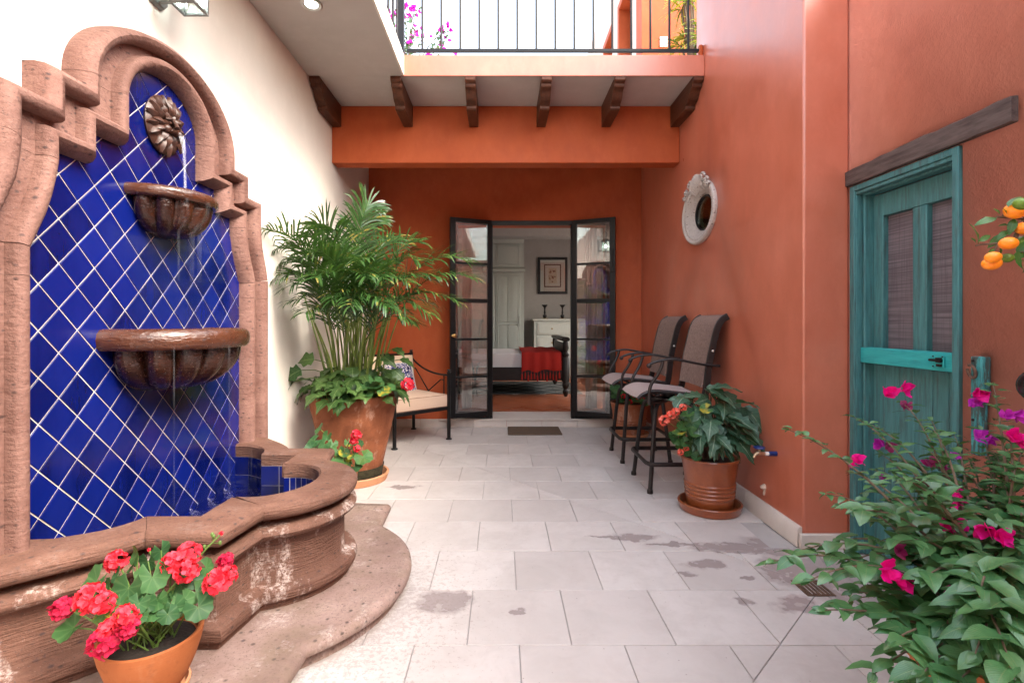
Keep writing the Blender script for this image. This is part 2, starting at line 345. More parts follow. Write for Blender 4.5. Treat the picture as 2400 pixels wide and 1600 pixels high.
MAGD = mk_petal('dried_magenta_bract', (.35, .01, .14), (.62, .12, .36))
PURP = mk_petal('purple_bract', (.50, .02, .48), (.68, .06, .55))
BARK = wood('woody_stem', (.10, .07, .045), (.17, .12, .08), (40, 40, 12), .8)
GSTEM = simple('green_stem', (.09, .16, .03), .5)
PSTEM = simple('palm_cane', (.13, .18, .03), .4, var=.4, nscale=12)
ORANGE = simple('orange_peel', (.90, .27, .012), .32, spec=.5, var=.1, bst=.25, bs=420)
GREENF = simple('unripe_peel', (.11, .20, .015), .32, spec=.5, var=.3, nscale=40, bst=.25, bs=420)
def mk_glass(name, tint=(.93, .95, .95), base=.05, gain=1.0, rough=0):
    m = Mt(name); lw = m.n('LayerWeight', {0: .35}).outputs['Fresnel']
    t = m.n('BsdfTransparent', {0: tint}); g = m.n('BsdfGlossy', {0: (1, 1, 1), 1: rough}); f = m.math('MINIMUM', m.math('ADD', m.math('MULTIPLY', lw, gain), base), .9)
    ms = m.n('MixShader', {0: f, 1: t.outputs[0], 2: g.outputs[0]}); m.t.links.new(ms.outputs[0], m.out.inputs[0]); return m.m
GLASS = mk_glass('window_glass', base=.10, gain=.45)
LGLASS = mk_glass('lantern_glass', (.9, .96, .94), .04, .5)
def mk_water():
    m = Mt('pool_water'); n = m.bump(m.noise(18, 3, dist=1), .35, .02)
    t = m.n('BsdfTransparent', {0: (.45, .55, .75)}); g = m.n('BsdfGlossy', {0: (1, 1, 1), 1: .02, 'Normal': n}); f = m.n('Fresnel', {0: 1.33, 1: n}).outputs[0]
    ms = m.n('MixShader', {0: f, 1: t.outputs[0], 2: g.outputs[0]}); m.t.links.new(ms.outputs[0], m.out.inputs[0]); return m.m
WATER = mk_water()
def mk_jet(name, dens):
    m = Mt(name); s = m.ramp(m.noise(1, 3, stretch=(90, 90, 6)), .35, .7); m.fin((.85, .87, .92), .1, m.bump(s, .4, .004), spec=.6)
    t = m.n('BsdfTransparent'); ms = m.n('MixShader', {0: m.math('MULTIPLY', s, dens), 1: t.outputs[0], 2: m.b.outputs[0]}); m.t.links.new(ms.outputs[0], m.out.inputs[0]); return m.m
JET = mk_jet('falling_water', .3); VEIL = mk_jet('thin_water_veil', .022)
def emit(name, c, s):
    m = Mt(name); e = m.n('Emission', {0: c, 1: s}); m.t.links.new(e.outputs[0], m.out.inputs[0]); return m.m
BULB = emit('lamp_bulb', (.93, 1, .97), 12)
SPOT = emit('downlight_lamp', (.92, 1, .96), 6)
def fabric(name, c1, c2, sx=400, rough=.9, fine=True, stretch=(1, 1, 1)):
    m = Mt(name); a = m.noise(6, 4); b = m.noise(1, 3, stretch=tuple(sx*k for k in stretch)); c = m.mix(m.ramp(b, .35, .65), c1, c2)
    return m.fin(c, rough, m.bump(m.math('ADD', b, a), .2, .003), spec=.15)
SLING = fabric('grey_brown_sling_mesh', (.15, .10, .083), (.29, .205, .175), 1, .7, stretch=(220, 220, 28))
SLINGS = fabric('sling_seat_mesh', (.36, .28, .26), (.44, .36, .34), 1, .6, stretch=(40, 260, 260))
CREAM = fabric('beige_cushion_canvas', (.60, .43, .32), (.66, .49, .38))
CREAMB = fabric('cream_back_canvas', (.66, .50, .34), (.70, .55, .40))
LINEN = fabric('white_bed_linen', (.60, .575, .565), (.66, .635, .625))
REDT = fabric('red_throw_wool', (.25, .012, .010), (.33, .026, .018))
CURT = fabric('sheer_curtain', (.55, .48, .43), (.61, .54, .49))
MATF = fabric('coir_mat', (.085, .055, .038), (.15, .105, .075), 300)
def mk_pillow():
    m = Mt('blue_white_print'); v = m.noise(22, 3, dist=3.2, rough=.6); c = m.mix(m.ramp(v, .47, .50), (.66, .62, .60), (.035, .045, .19))
    c = m.mix(m.ramp(m.noise(15, 2), .56, .60), c, (.012, .016, .07)); return m.fin(c, .85, m.bump(m.noise(300, 2), .2, .002), spec=.15)
PILLOW = mk_pillow()
def mk_blind():
    m = Mt('woven_screen_blind'); x = m.n('SeparateXYZ', {0: m.pos}); w = m.noise(1, 2, stretch=(2, 2, 140)); g = m.noise(1, 2, stretch=(90, 90, 3))
    c = m.mix(m.ramp(w, .35, .65), (.085, .07, .078), (.17, .145, .16)); c = m.mix(m.ramp(g, .5, .7, 0, .5), c, (.06, .05, .06)); return m.fin(c, .45, m.bump(w, .3, .003), spec=.3)
BLIND = mk_blind()
SAGEP = simple('sage_painted_joinery', (.27, .285, .26), .5, var=.03)
CHESTP = simple('pale_painted_chest', (.38, .39, .36), .5, var=.03)
RTILE = mk_terracotta('room_floor_clay', (.30, .075, .03), (.40, .12, .05), .35, white=.05)
RUG = None
def mk_rug():
    m = Mt('dark_lattice_rug'); mp = m.n('Mapping', {'Vector': m.pos, 'Rotation': (0, 0, pi/4), 'Scale': (3.2, 3.2, 3.2)}).outputs[0]
    s = m.n('SeparateXYZ', {0: mp}); fx = m.math('ABSOLUTE', m.math('SUBTRACT', m.math('FRACT', s.outputs[0]), .5)); fy = m.math('ABSOLUTE', m.math('SUBTRACT', m.math('FRACT', s.outputs[1]), .5))
    l = m.ramp(m.math('MAXIMUM', fx, fy), .44, .46); c = m.mix(l, (.06, .065, .065), (.22, .22, .21)); return m.fin(c, .95, m.bump(m.noise(300, 2), .3, .003), spec=.1)
RUG = mk_rug()
PRINT = None
def mk_print():
    m = Mt('botanical_print'); v = m.noise(9, 3, dist=1.5); oc = m.n('TexCoord').outputs['Object']; d = m.n('VectorMath', {0: m.n('VectorMath', {0: oc, 1: (1, .2, .55)}, operation='MULTIPLY').outputs[0]}, operation='LENGTH').outputs['Value']
    f = m.math('MULTIPLY', m.ramp(v, .48, .52), m.ramp(d, .07, .10, 1, 0)); c = m.mix(f, (.55, .48, .38), (.13, .06, .03)); return m.fin(c, .4)
PRINT = mk_print()
PAPER = simple('mount_board', (.62, .60, .55), .6, var=.03)
# ------------------------------------------------------------------ ground, floor and walls
g = MB().box((-30, -30, -.4), (30, 30, -.06)).build('ground', BASEST); tag(g, kind='structure')
fl = MB().box((-1.9, -3.6, -.058), (2.4, 6.12, -.007)).build('floor', FGROUT); tag(fl, kind='structure')
def clip(poly, a, b, keep):
    nx, ny = -(b[1]-a[1]), b[0]-a[0]; l = sqrt(nx*nx+ny*ny); nx, ny = nx/l*keep, ny/l*keep
    d = [(p[0]-a[0])*nx+(p[1]-a[1])*ny-.002 for p in poly]; out = []
    for i in range(len(poly)):
        j = (i+1) % len(poly)
        if d[i] >= 0: out.append(poly[i])
        if d[i]*d[j] < 0:
            t = d[i]/(d[i]-d[j]); out.append((poly[i][0]+(poly[j][0]-poly[i][0])*t, poly[i][1]+(poly[j][1]-poly[i][1])*t))
    return out
def area(p): return abs(sum(p[i][0]*p[(i+1) % len(p)][1]-p[(i+1) % len(p)][0]*p[i][1] for i in range(len(p))))*.5
TW = .4077; TD = .4085
def split(p, a, b): return [q for q in (clip(p, a, b, 1), clip(p, a, b, -1)) if len(q) > 2 and area(q) > 2e-4]
def lay(poly):
    poly = [p for i, p in enumerate(poly) if (V(p)-V(poly[i-1])).length > 1e-4]
    if len(poly) < 3: return
    z = R.uniform(-.0012, .0005); n = len(poly); cxy = V((sum(p[0] for p in poly)/n, sum(p[1] for p in poly)/n))
    top = [V(p)+(cxy-V(p)).normalized()*.0025 for p in poly]
    mb = MB().loft([[(p[0]-cxy.x, p[1]-cxy.y, -.03) for p in poly], [(p[0]-cxy.x, p[1]-cxy.y, -.002) for p in poly], [(p[0]-cxy.x, p[1]-cxy.y, 0) for p in top]])
    inst('paver', mb.mesh('paver', FLOOR, 20), M.Translation((cxy.x, cxy.y, z)) @ M.Rotation(R.uniform(-.0015, .0015), 4, 'X'), fl)
for r in range(-6, 11):
    y0 = 1.979+TD*r; y1 = y0+TD; off = .272 if r % 2 == 0 else .068
    if y0 > 6.1: continue
    y1 = min(y1, 6.118)
    for k in range(-6, 6):
        x0 = off+TW*k; x1 = x0+TW; xr = 1.93 if y0 < 2.8 else 1.674
        if x1 < -1.59 or x0 > xr-.02: continue
        p = [(max(x0, -1.6)+.0018, y0+.0018), (min(x1, xr)-.0018, y0+.0018), (min(x1, xr)-.0018, y1-.0018), (max(x0, -1.6)+.0018, y1-.0018)]
        if y1 > 2.83 > y0 and x1 > 1.66: p = [(a, min(b, 2.828)) for a, b in p]
        ps = [p]
        if y0 > 2.3 and x0 < 1.55: ps = [q for s in ps for q in split(s, (1.5, 2.42), (-1.2, 5.55))]
        elif y0 <= 2.3 and -.3 < x1: ps = [q for s in ps for q in split(s, (1.5, 2.40), (.6, 1.5))]
        for q in ps: lay(q)

def wall(name, mat, lo, hi, label, bev=.012):
    o = box(name, mat, lo, hi, None, bev); return tag(o, label, 'wall')
YB = -3.6
ww = wall('white_wall', WHITE, (-1.9, YB, 0), (-1.6, 6.12, 3.288), 'smooth white plastered courtyard wall behind the blue tiled fountain', 0)
def bool_cut(o, mb):
    c = mb.build('cut', None); m = o.modifiers.new('b', 'BOOLEAN'); m.operation = 'DIFFERENCE'; m.object = c; m.solver = 'EXACT'
    me = bpy.data.meshes.new_from_object(o.evaluated_get(bpy.context.evaluated_depsgraph_get())); o.modifiers.clear(); o.data = me
    bpy.data.objects.remove(c)
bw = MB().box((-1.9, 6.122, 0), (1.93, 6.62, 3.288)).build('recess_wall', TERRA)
bool_cut(bw, MB().box((-.585, 5.9, .093), (1.315, 6.8, 2.478)))
tag(bw, 'deep orange back wall of the recess around the open French doors', 'wall')
for i, (a, b) in enumerate([(-1.598, -1.3), (-1.297, -.98), (-.977, -.66), (-.657, -.34)]):
    box('skirting_tile', BASEST, (a, 6.106, 0), (b, 6.1215, .096), bw, .003)
for a, b in [(-.338, .055), (.058, .48), (.483, .90), (.903, 1.3), (1.303, 1.655)]: box('riser_tile', BASEST, (a, 6.094, 0), (b, 6.1215, .083), bw, .003)
th = MB().box((-.584, 6.08, .0835), (1.314, 6.622, .098)).build('threshold_slab', BASEST, bw, .004)
for a, b in [(-.75, -.587), (1.317, 1.46)]: box('threshold_slab', BASEST, (a, 6.08, .0835), (b, 6.1215, .098), bw, .003)
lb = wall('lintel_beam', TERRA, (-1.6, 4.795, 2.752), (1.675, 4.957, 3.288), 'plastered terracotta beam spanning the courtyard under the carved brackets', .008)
LW = [(2.83, 0), (6.12, 0), (6.12, 3.288), (4.39, 3.288), (4.39, 4.2), (2.83, 4.2)]
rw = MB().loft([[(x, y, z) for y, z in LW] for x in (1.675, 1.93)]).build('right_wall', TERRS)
OY, OZ = 4.30, 2.178
bool_cut(rw, MB().lathe([(.001, -.2), (.188, -.2), (.188, .2), (.001, .2)], 40, sx=1.06, sy=1.4).xf(M.Translation((1.675, OY, OZ)) @ M.Rotation(-pi/2, 4, 'Y')))
tag(rw, 'tall smooth terracotta wall with the oval stone window on the right', 'wall')
bv = rw.modifiers.new('bevel', 'BEVEL'); bv.width = .012; bv.segments = 2; bv.limit_method = 'ANGLE'; bv.angle_limit = radians(80)
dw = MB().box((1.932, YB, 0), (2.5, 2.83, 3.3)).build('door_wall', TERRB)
bool_cut(dw, MB().box((1.8, 2.135, -.1), (2.3, 2.815, 2.0)))
tag(dw, 'pinkish terracotta wall around the teal wooden door', 'wall')
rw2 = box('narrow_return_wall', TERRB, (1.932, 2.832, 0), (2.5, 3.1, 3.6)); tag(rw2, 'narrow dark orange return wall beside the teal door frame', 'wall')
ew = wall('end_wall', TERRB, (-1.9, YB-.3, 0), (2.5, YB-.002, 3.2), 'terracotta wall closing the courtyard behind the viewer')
for i in range(6):
    y0 = 2.84+i*.62; y1 = min(y0+.617, 6.09)
    if y0 < 6.05: MB().loft([[(1.645, y, 0), (1.6745, y, 0), (1.6745, y, .112), (1.662, y, .112), (1.650, y, .098)] for y in (y0, y1)]).build('skirting_stone', BASEST, rw, 0)
box('skirting_stone', BASEST, (1.648, 2.803, 0), (1.932, 2.829, .085), rw2, .006)

# balcony: soffit, fascia, terrace floor
bal = thing('balcony', 'upper terrace with pale soffit and terracotta edge above the recess', 'balcony', (0, 4.22, 3.29))
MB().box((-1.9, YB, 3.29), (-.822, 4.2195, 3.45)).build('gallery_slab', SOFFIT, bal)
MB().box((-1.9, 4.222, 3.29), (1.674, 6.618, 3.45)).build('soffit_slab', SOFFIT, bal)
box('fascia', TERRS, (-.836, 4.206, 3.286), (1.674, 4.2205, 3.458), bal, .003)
box('gallery_fascia', WHITE, (-.8215, YB, 3.286), (-.806, 4.2055, 3.458), bal, .003)
tf = MB().box((-1.9, 6.62, 3.2), (4.5, 12, 3.452)).build('terrace_floor', BASEST); tag(tf, kind='structure')
t2 = MB().box((1.931, 4.4, 3.2), (4.5, 6.618, 3.452)).build('terrace_floor', BASEST); tag(t2, kind='structure')

# carved brackets
prof = [(4.795, 3.088), (4.417, 3.088), (4.402, 3.100), (4.402, 3.120), (4.385, 3.130), (4.355, 3.137), (4.33, 3.152), (4.312, 3.172), (4.295, 3.196), (4.27, 3.208), (4.252, 3.213), (4.243, 3.226), (4.243, 3.240), (4.222, 3.247), (4.212, 3.258), (4.210, 3.2885), (4.795, 3.2885)]
for i, (x, lab) in enumerate([(-1.552, 'carved wooden bracket flush against the white wall'), (-.879, 'carved wooden bracket at the inner corner of the gallery slab'),
        (-.262, 'carved wooden bracket third from the left, straight above the left door leaf'), (.371, 'carved wooden bracket fourth from the left, left of the balcony centre light'),
        (.980, 'carved wooden bracket second from the right wall'), (1.629, 'carved wooden bracket touching the right terracotta wall')]):
    t = thing('wooden_bracket', lab, 'bracket', (x, 4.795, 3.088), group='carved wooden brackets under the balcony')
    w = .043
    MB().loft([[(x-w, y, z) for y, z in prof], [(x+w, y, z) for y, z in prof]]).build('bracket_body', CORB, t, .004)

# railing of the terrace
rl = thing('balcony_railing', 'dark iron balcony railing with thin round balusters against the sky', 'railing', (.4, 4.25, 3.45))
box('bottom_rail', RAILM, (-.79, 4.235, 3.505), (1.655, 4.265, 3.525), rl); box('top_rail', RAILM, (-.79, 4.225, 4.32), (1.672, 4.275, 4.345), rl)
box('corner_post', RAILM, (-.862, 4.225, 3.458), (-.815, 4.275, 4.36), rl)
box('wall_bracket', TERRA, (1.640, 4.228, 3.459), (1.674, 4.272, 3.56), rl, .01)
bm_ = MB().tube([(0, 0, 0), (0, 0, .795)], .0098, 8).mesh('baluster', RAILM)
for i in range(16):
    x = -.662+i*.1585
    if x < 1.62: inst('baluster', bm_, M.Translation((x, 4.25, 3.525)), rl)
r2 = thing('gallery_railing', 'dark iron railing running along the gallery edge towards the viewer', 'railing', (-.84, 2, 3.45))
box('bottom_rail', RAILM, (-.853, YB, 3.505), (-.826, 4.22, 3.525), r2); box('top_rail', RAILM, (-.863, YB, 4.32), (-.816, 4.22, 4.345), r2)
for i in range(28): inst('baluster', bm_, M.Translation((-.84, 4.09-i*.158, 3.525)), r2)

# terrace: building behind, switch, plants
uw = thing('terrace_building', 'orange and white upper storey building behind the balcony railing', 'building', (2, 6, 3.45))
MB().box((1.648, 6.0, 3.453), (4.5, 6.25, 6.4)).build('orange_wall', TERRA, uw)
for y0, y1, z0, z1 in [(6.252, 6.45, 3.453, 6.4), (7.23, 7.6, 3.453, 6.4), (8.27, 11.9, 3.453, 6.4), (6.45, 7.23, 5.72, 6.4), (7.6, 8.27, 5.72, 6.4)]:
    MB().box((1.65, y0, z0), (1.95, y1, z1)).build('white_wall', WHITE, uw)
for ya, yb in [(6.45, 7.23), (7.6, 8.27)]:
    f = MB(); f.box((1.64, yb-.09, 3.454), (1.93, yb-.001, 5.63)); f.box((1.64, ya, 5.63), (1.93, yb-.001, 5.719)); f.build('window_surround', TERRA, uw)
    w = MB(); w.box((1.80, yb-.14, 3.46), (1.84, yb-.091, 5.62)); w.box((1.80, ya+.02, 5.58), (1.84, yb-.14, 5.62)); w.build('window_frame', PEWTER, uw)
    box('pane', GLASS, (1.815, ya+.02, 3.46), (1.822, yb-.142, 5.58), uw)
s = PX(1556, 97.5, 5.985); sw = box('light_switch', WPLAST, (s.x-.045, 5.988, s.z-.06), (s.x+.045, 5.9995, s.z+.06), None, .004); tag(sw, 'white light switch plate on the orange terrace wall', 'switch')
b2 = box('switch_button', WPLAST, (s.x-.014, 5.982, s.z-.035), (s.x+.014, 5.9875, s.z+.035), sw, .002)
ul = wall('upper_gallery_wall', TERRA, (-2.2, 3.0, 3.452), (-1.9, 11.9, 5.0), 'orange wall of the upper gallery seen through the railing at left', 0)
# ------------------------------------------------------------------ wall fountain
YC = 2.37; XW = -1.6
fo = thing('wall_fountain', 'blue tiled wall fountain framed in carved pink stone with running water', 'fountain', (XW, YC, 0))
XT = -1.585                                             # face of the tiles
bk = MB()
for w, z0, z1 in ((.78, .10, 1.50), (.68, 1.5002, 1.86), (.52, 1.8602, 1.99), (.33, 1.9902, 2.24), (.20, 2.2402, 2.40)): bk.box((XW+.0005, YC-w, z0), (XT-.0025, YC+w, z1))
bk.build('backing', GROUT, fo)
# diamond tiles
def ell(hw, rise, z0, dy): return z0+rise*sqrt(max(0, 1-(dy/hw)**2)) if abs(dy) < hw else z0
def inside(dy, z):
    a = abs(dy)
    if z < .2: return False
    if z < 1.5: lim = .70
    elif z < 1.86: lim = .70-(z-1.5)/.345*.11
    elif z < 1.98: lim = .432
    elif z < 2.17: lim = .263
    else: return a < .263 and z < ell(.263, .207, 2.17, a)
    return a < lim
DG = .1602; tile_h = .0542*sqrt(2)
tme = MB().loft([[(0, 0, -s), (0, s, 0), (0, 0, s), (0, -s, 0)] for s in (tile_h,)]+[[(.0035, 0, -s), (.0035, s, 0), (.0035, 0, s), (.0035, -s, 0)] for s in (tile_h,)]+[[(.0048, 0, -s), (.0048, s, 0), (.0048, 0, s), (.0048, -s, 0)] for s in (tile_h-.0025,)]).mesh('tile', BLUE, 20)
zb, yb = 1.222+DG/2, 1.743
for i in range(-3, 24):
    for j in range(-16, 10):
        y = yb+i*DG/2; z = zb+j*DG+(DG/2 if i % 2 else 0); dy = y-YC
        if any(inside(dy+a*DG*.5, z+b*DG*.5) for a, b in ((0, 0), (1, 0), (-1, 0), (0, 1), (0, -1))) and z > .16:
            inst('tile', tme, M.Translation((XT-.0035, y, z)) @ M.Rotation(R.uniform(-.010, .010), 4, 'Z') @ M.Rotation(R.uniform(-.010, .010), 4, 'Y'), fo)
# carved frame: four guide lines (inner edge, roll, roll, outer edge) lofted section by section
def G(I, A, B, O): return (I, A, B, O)
def vert(z, zi=None): return G((.70, z), (.772, z), (.845, z), (.93, z))
sec_post = [vert(.46), vert(1.40)]
sec_post2 = [vert(1.4015), G((.70, 1.485), (.772, 1.50), (.845, 1.51), (.93, 1.52))]
sec_curve = [G((.70, 1.488), (.772, 1.503), (.845, 1.513), (.925, 1.523)), G((.672, 1.545), (.747, 1.562), (.83, 1.575), (.905, 1.59)), G((.64, 1.614), (.716, 1.63), (.80, 1.645), (.875, 1.665)),
             G((.618, 1.68), (.694, 1.69), (.776, 1.70), (.85, 1.73)), G((.602, 1.745), (.676, 1.755), (.763, 1.765), (.838, 1.80)), G((.592, 1.803), (.665, 1.81), (.757, 1.82), (.835, 1.85))]
sec_step = [G((.592, 1.8045), (.665, 1.8115), (.757, 1.8215), (.835, 1.8515)), G((.592, 1.855), (.664, 1.913), (.757, 1.945), (.835, 2.003)), G((.432, 1.855), (.504, 1.913), (.597, 1.945), (.672, 2.003)),
            G((.432, 1.980), (.504, 2.038), (.597, 2.066), (.672, 2.125)), G((.263, 1.980), (.335, 2.038), (.445, 2.066), (.52, 2.125)), G((.263, 2.168), (.335, 2.168), (.445, 2.168), (.52, 2.168))]
sec_arch = []
for k in range(-18, 19):
    a = pi/2+k*pi/36
    sec_arch.append(tuple((hw*cos(a), 2.1695+rs*sin(a)) for hw, rs in ((.263, .207), (.335, .268), (.445, .290), (.52, .345))))
def section(gs, name, my=1, xb=0):
    rings = []
    for I, A, B, O in gs:
        ring = []
        def L(p, q, t): return (p[0]+(q[0]-p[0])*t, p[1]+(q[1]-p[1])*t)
        for p, q, hs in ((I, A, [(0, .0), (0, .030), (.10, .052), (.3, .074), (.55, .088), (.80, .088), (.95, .080), (1, .066)]), (A, B, [(.03, .040), (.5, .039), (.97, .040)]), (B, O, [(0, .070), (.08, .086), (.28, .098), (.5, .104), (.75, .096), (.92, .072), (1, .040), (1, 0)])):
            for t, h in hs:
                y, z = L(p, q, t); ring.append((XW+h+xb, YC+my*y, z))
        rings.append(ring)
    return MB().loft(rings, True, True).build(name, CANT, fo, 0, 42)
for my in (1, -1):
    section(sec_post, 'frame_post', my); section(sec_post2, 'frame_block', my); section(sec_curve, 'frame_scroll', my); section(sec_step, 'frame_step', my)
section(sec_arch, 'frame_arch')

# carved mask spout
MZ = 2.165; mk = MB().lathe([(.001, 0), (.118, 0), (.124, .012), (.112, .026), (.07, .036), (.001, .04)], 30, sx=1, sy=1.08).xf(M.Translation((XT, YC, MZ)) @ M.Rotation(pi/2, 4, 'Z') @ M.Rotation(pi/2, 4, 'X')).build('mask_spout', MASKST, fo)
def leafp(L, W, ridge, curl, n=6):
    gr = []
    for i in range(n+1):
        t = i/n; w = W*(sin(pi*min(1, t*.93+.1))**.8)*(1+.18*sin(t*19)); row = []
        for u in (-1, -.5, 0, .5, 1): row.append((u*w*.5, t*L, ridge*(1-abs(u))*sin(pi*(.15+.85*t))+curl*sin(t*pi*.9)-.012*(u*u)*t))
        gr.append(row)
    return MB().sheet(gr, .006)
for ringn, (cnt, r0, L, W, h, cu) in enumerate([(17, .050, .082, .036, .020, .012), (13, .034, .066, .034, .030, .016), (8, .012, .050, .026, .042, .016)]):
    for k in range(cnt):
        a = 2*pi*(k+.5*ringn)/cnt+R.uniform(-.08, .08)
        if ringn == 2 and abs((a % (2*pi))-1.5*pi) < .5: continue
        d = V((0, cos(a), sin(a)*1.08)); lp = leafp(L*R.uniform(.88, 1.1), W*R.uniform(.85, 1.15), .012, cu)
        lp.xf(orient(V((XT+h*.8, YC, MZ))+d*r0, d+V((.14, 0, 0)), V((1, 0, 0))+rv(.22))).build('mask_leaf', MASKST, mk)
for my in (1, -1):
    MB().tube(crom([(XT+.058, YC+my*.010, MZ+.012), (XT+.066, YC+my*.030, MZ+.020), (XT+.056, YC+my*.052, MZ+.014)], 4), [.006]*4+[.009]*3+[.005]*2, 7).build('brow', MASKST, mk)
    MB().ball((XT+.056, YC+my*.028, MZ+.004), .010, 8).build('eye', MASKST, mk)
    MB().ball((XT+.050, YC+my*.036, MZ-.026), .021, 8, sz=.9).build('cheek', MASKST, mk)
MB().tube([(XT+.055, YC, MZ+.022), (XT+.070, YC, MZ+.004), (XT+.076, YC, MZ-.012)], [.007, .009, .012], 8).build('nose', MASKST, mk)
MB().tube([(XT+.04, YC, MZ-.030), (XT+.085, YC, MZ-.034)], .012, 10).build('mouth_pipe', MASKST, mk)
for k in range(7):
    u = (k-3)/3; MB().tube(crom([(XT+.050, YC+u*.022, MZ+.034), (XT+.064, YC+u*.036, MZ+.064), (XT+.050, YC+u*.046, MZ+.098)], 4), [.005, .006, .007, .007, .007, .006, .006, .005, .003], 6).build('hair_lock', MASKST, mk)

# bowls
def bowl(name, a, p, zt, rimh, dep, nl):
    n = 48; c = (XT+.001, YC, 0)
    par = fo
    rim = MB().lathe([(.84, zt-.030), (.86, zt-.008), (.90, zt), (.95, zt-.004), (.985, zt-rimh*.22), (1, zt-rimh*.5), (.985, zt-rimh*.85), (.95, zt-rimh), (.86, zt-rimh-.002)], n, (0, 0, 0), -pi/2, pi/2, sx=p, sy=a).xf(M.Translation(c))
    bo = rim.build(name, WETST, par)
    def lob(t, z):
        return .86+.15*abs(sin(nl*(t+pi/2)))**.7
    pr = []
    for i in range(13):
        t = i/12; pr.append((.885*cos(t*pi/2)**.62 if t < 1 else .04, zt-rimh-.001-dep*sin(t*pi/2)**1.05))
    MB().lathe(pr, 96, (0, 0, 0), -pi/2, pi/2, sx=p, sy=a, fn=lob).xf(M.Translation(c)).build('bowl_body', WETB, bo)
    MB().lathe([(.001, zt-.018), (.88, zt-.018)], n, (0, 0, 0), -pi/2, pi/2, sx=p, sy=a).xf(M.Translation(c)).build('bowl_water', WATER, bo)
    MB().lathe([(.001, zt-.07), (.6, zt-.065), (.86, zt-.010)], n, (0, 0, 0), -pi/2, pi/2, sx=p, sy=a).xf(M.Translation(c)).build('bowl_lining', WETST, bo)
    return bo
bowl('upper_bowl', .238, .235, 1.845, .052, .150, 7); bowl('lower_bowl', .385, .37, 1.225, .088, .190, 8)

# catch basin in plan: pairs of outer rim edge and inner rim edge
def half_pairs():
    side = [((-1.6, .965), (-1.6, .66)), ((-1.545, .925), (-1.50, .65)), ((-1.46, .85), (-1.43, .61)), ((-1.39, .785), (-1.395, .585)), ((-1.32, .715), (-1.362, .54)), ((-1.265, .65), (-1.345, .50)), ((-1.235, .606), (-1.335, .456))]
    corner = [((-1.235, .606), (-1.335, .456)), ((-.975, .60), (-1.135, .455)), ((-.94, .357), (-1.13, .248))]
    lobe = []
    for k in range(13):
        f = 1-k/12; a = f*radians(71); b = f*radians(106)
        lobe.append(((-1.065+.378*cos(a), .376*sin(a)), (-1.065+.195*cos(b), .25*sin(b))))
    return side, corner, lobe
side, corner, lobe = half_pairs()
mir = lambda L: [((a, -b), (c, -d)) for (a, b), (c, d) in L]
lobe_full = mir(lobe)+lobe[-2::-1]
secs = [mir(side), mir(corner), lobe_full, [p for p in reversed(corner)], [p for p in reversed(side)]]
full = [p for s in secs for p in s]
def normals(pts):
    out = []
    for i in range(len(pts)):
        a = V(pts[i])-V(pts[i-1]) if i else V(pts[1])-V(pts[0]); b = V(pts[i+1])-V(pts[i]) if i < len(pts)-1 else a
        if a.length < 1e-6: a = b
        if b.length < 1e-6: b = a
        na = V((a.y, -a.x)).normalized(); nb = V((b.y, -b.x)).normalized(); m = (na+nb)
        m = m.normalized()/max(.5, m.normalized().dot(na)) if m.length > .1 else na
        out.append(m)
    return out
# outline without the doubled joint points, for clean mitres
uniq = [full[0]]
for p in full[1:]:
    if (V(p[0])-V(uniq[-1][0])).length > .012: uniq.append(p)
un = normals([p[0] for p in uniq])
def nrm(o): return un[min(range(len(uniq)), key=lambda i: (V(uniq[i][0])-V(o)).length)]
rim_p = [(-.030, .525), (-.010, .519), (0, .506), (.002, .49), (-.004, .472), (-.022, .46), (-.055, .455)]
wall_p = [(-.066, .454), (-.082, .444), (-.078, .434), (-.050, .429), (-.020, .425), (-.006, .414), (-.002, .402), (-.008, .388), (-.026, .377), (-.052, .372), (-.060, .362), (-.058, .20), (-.052, .190), (-.026, .186), (-.008, .176), (0, .155), (-.006, .134), (-.022, .124), (-.026, .1005)]
for si, s in enumerate(secs):
    rr, wr = [], []
    for i, (o, n) in enumerate(s):
        m = nrm(o); P = lambda d, z: (o[0]+m[0]*d, YC+o[1]+m[1]*d, z)
        nn = V((n[0], n[1])); ov = V(o); t = (nn-ov).normalized()
        rr.append([(n[0], YC+n[1], .457), (n[0], YC+n[1], .517), (n[0]-t.x*.012, YC+n[1]-t.y*.012, .527)]+[P(d, z) for d, z in rim_p])
        wr.append([P(d, z) for d, z in wall_p]+[(n[0]-t.x*.014, YC+n[1]-t.y*.014, .1005), (n[0]-t.x*.014, YC+n[1]-t.y*.014, .455)])
    def shrink(rings):
        for a, b in ((0, 1), (-1, -2)):
            rings[a] = [V(p)+(V(q)-V(p)).normalized()*.0008 for p, q in zip(rings[a], rings[b])]
        return rings
    MB().loft(shrink(rr)).build('basin_rim_stone', CANTB, fo, 0, 40); MB().loft(shrink(wr)).build('basin_wall_stone', CANTB, fo, 0, 40)
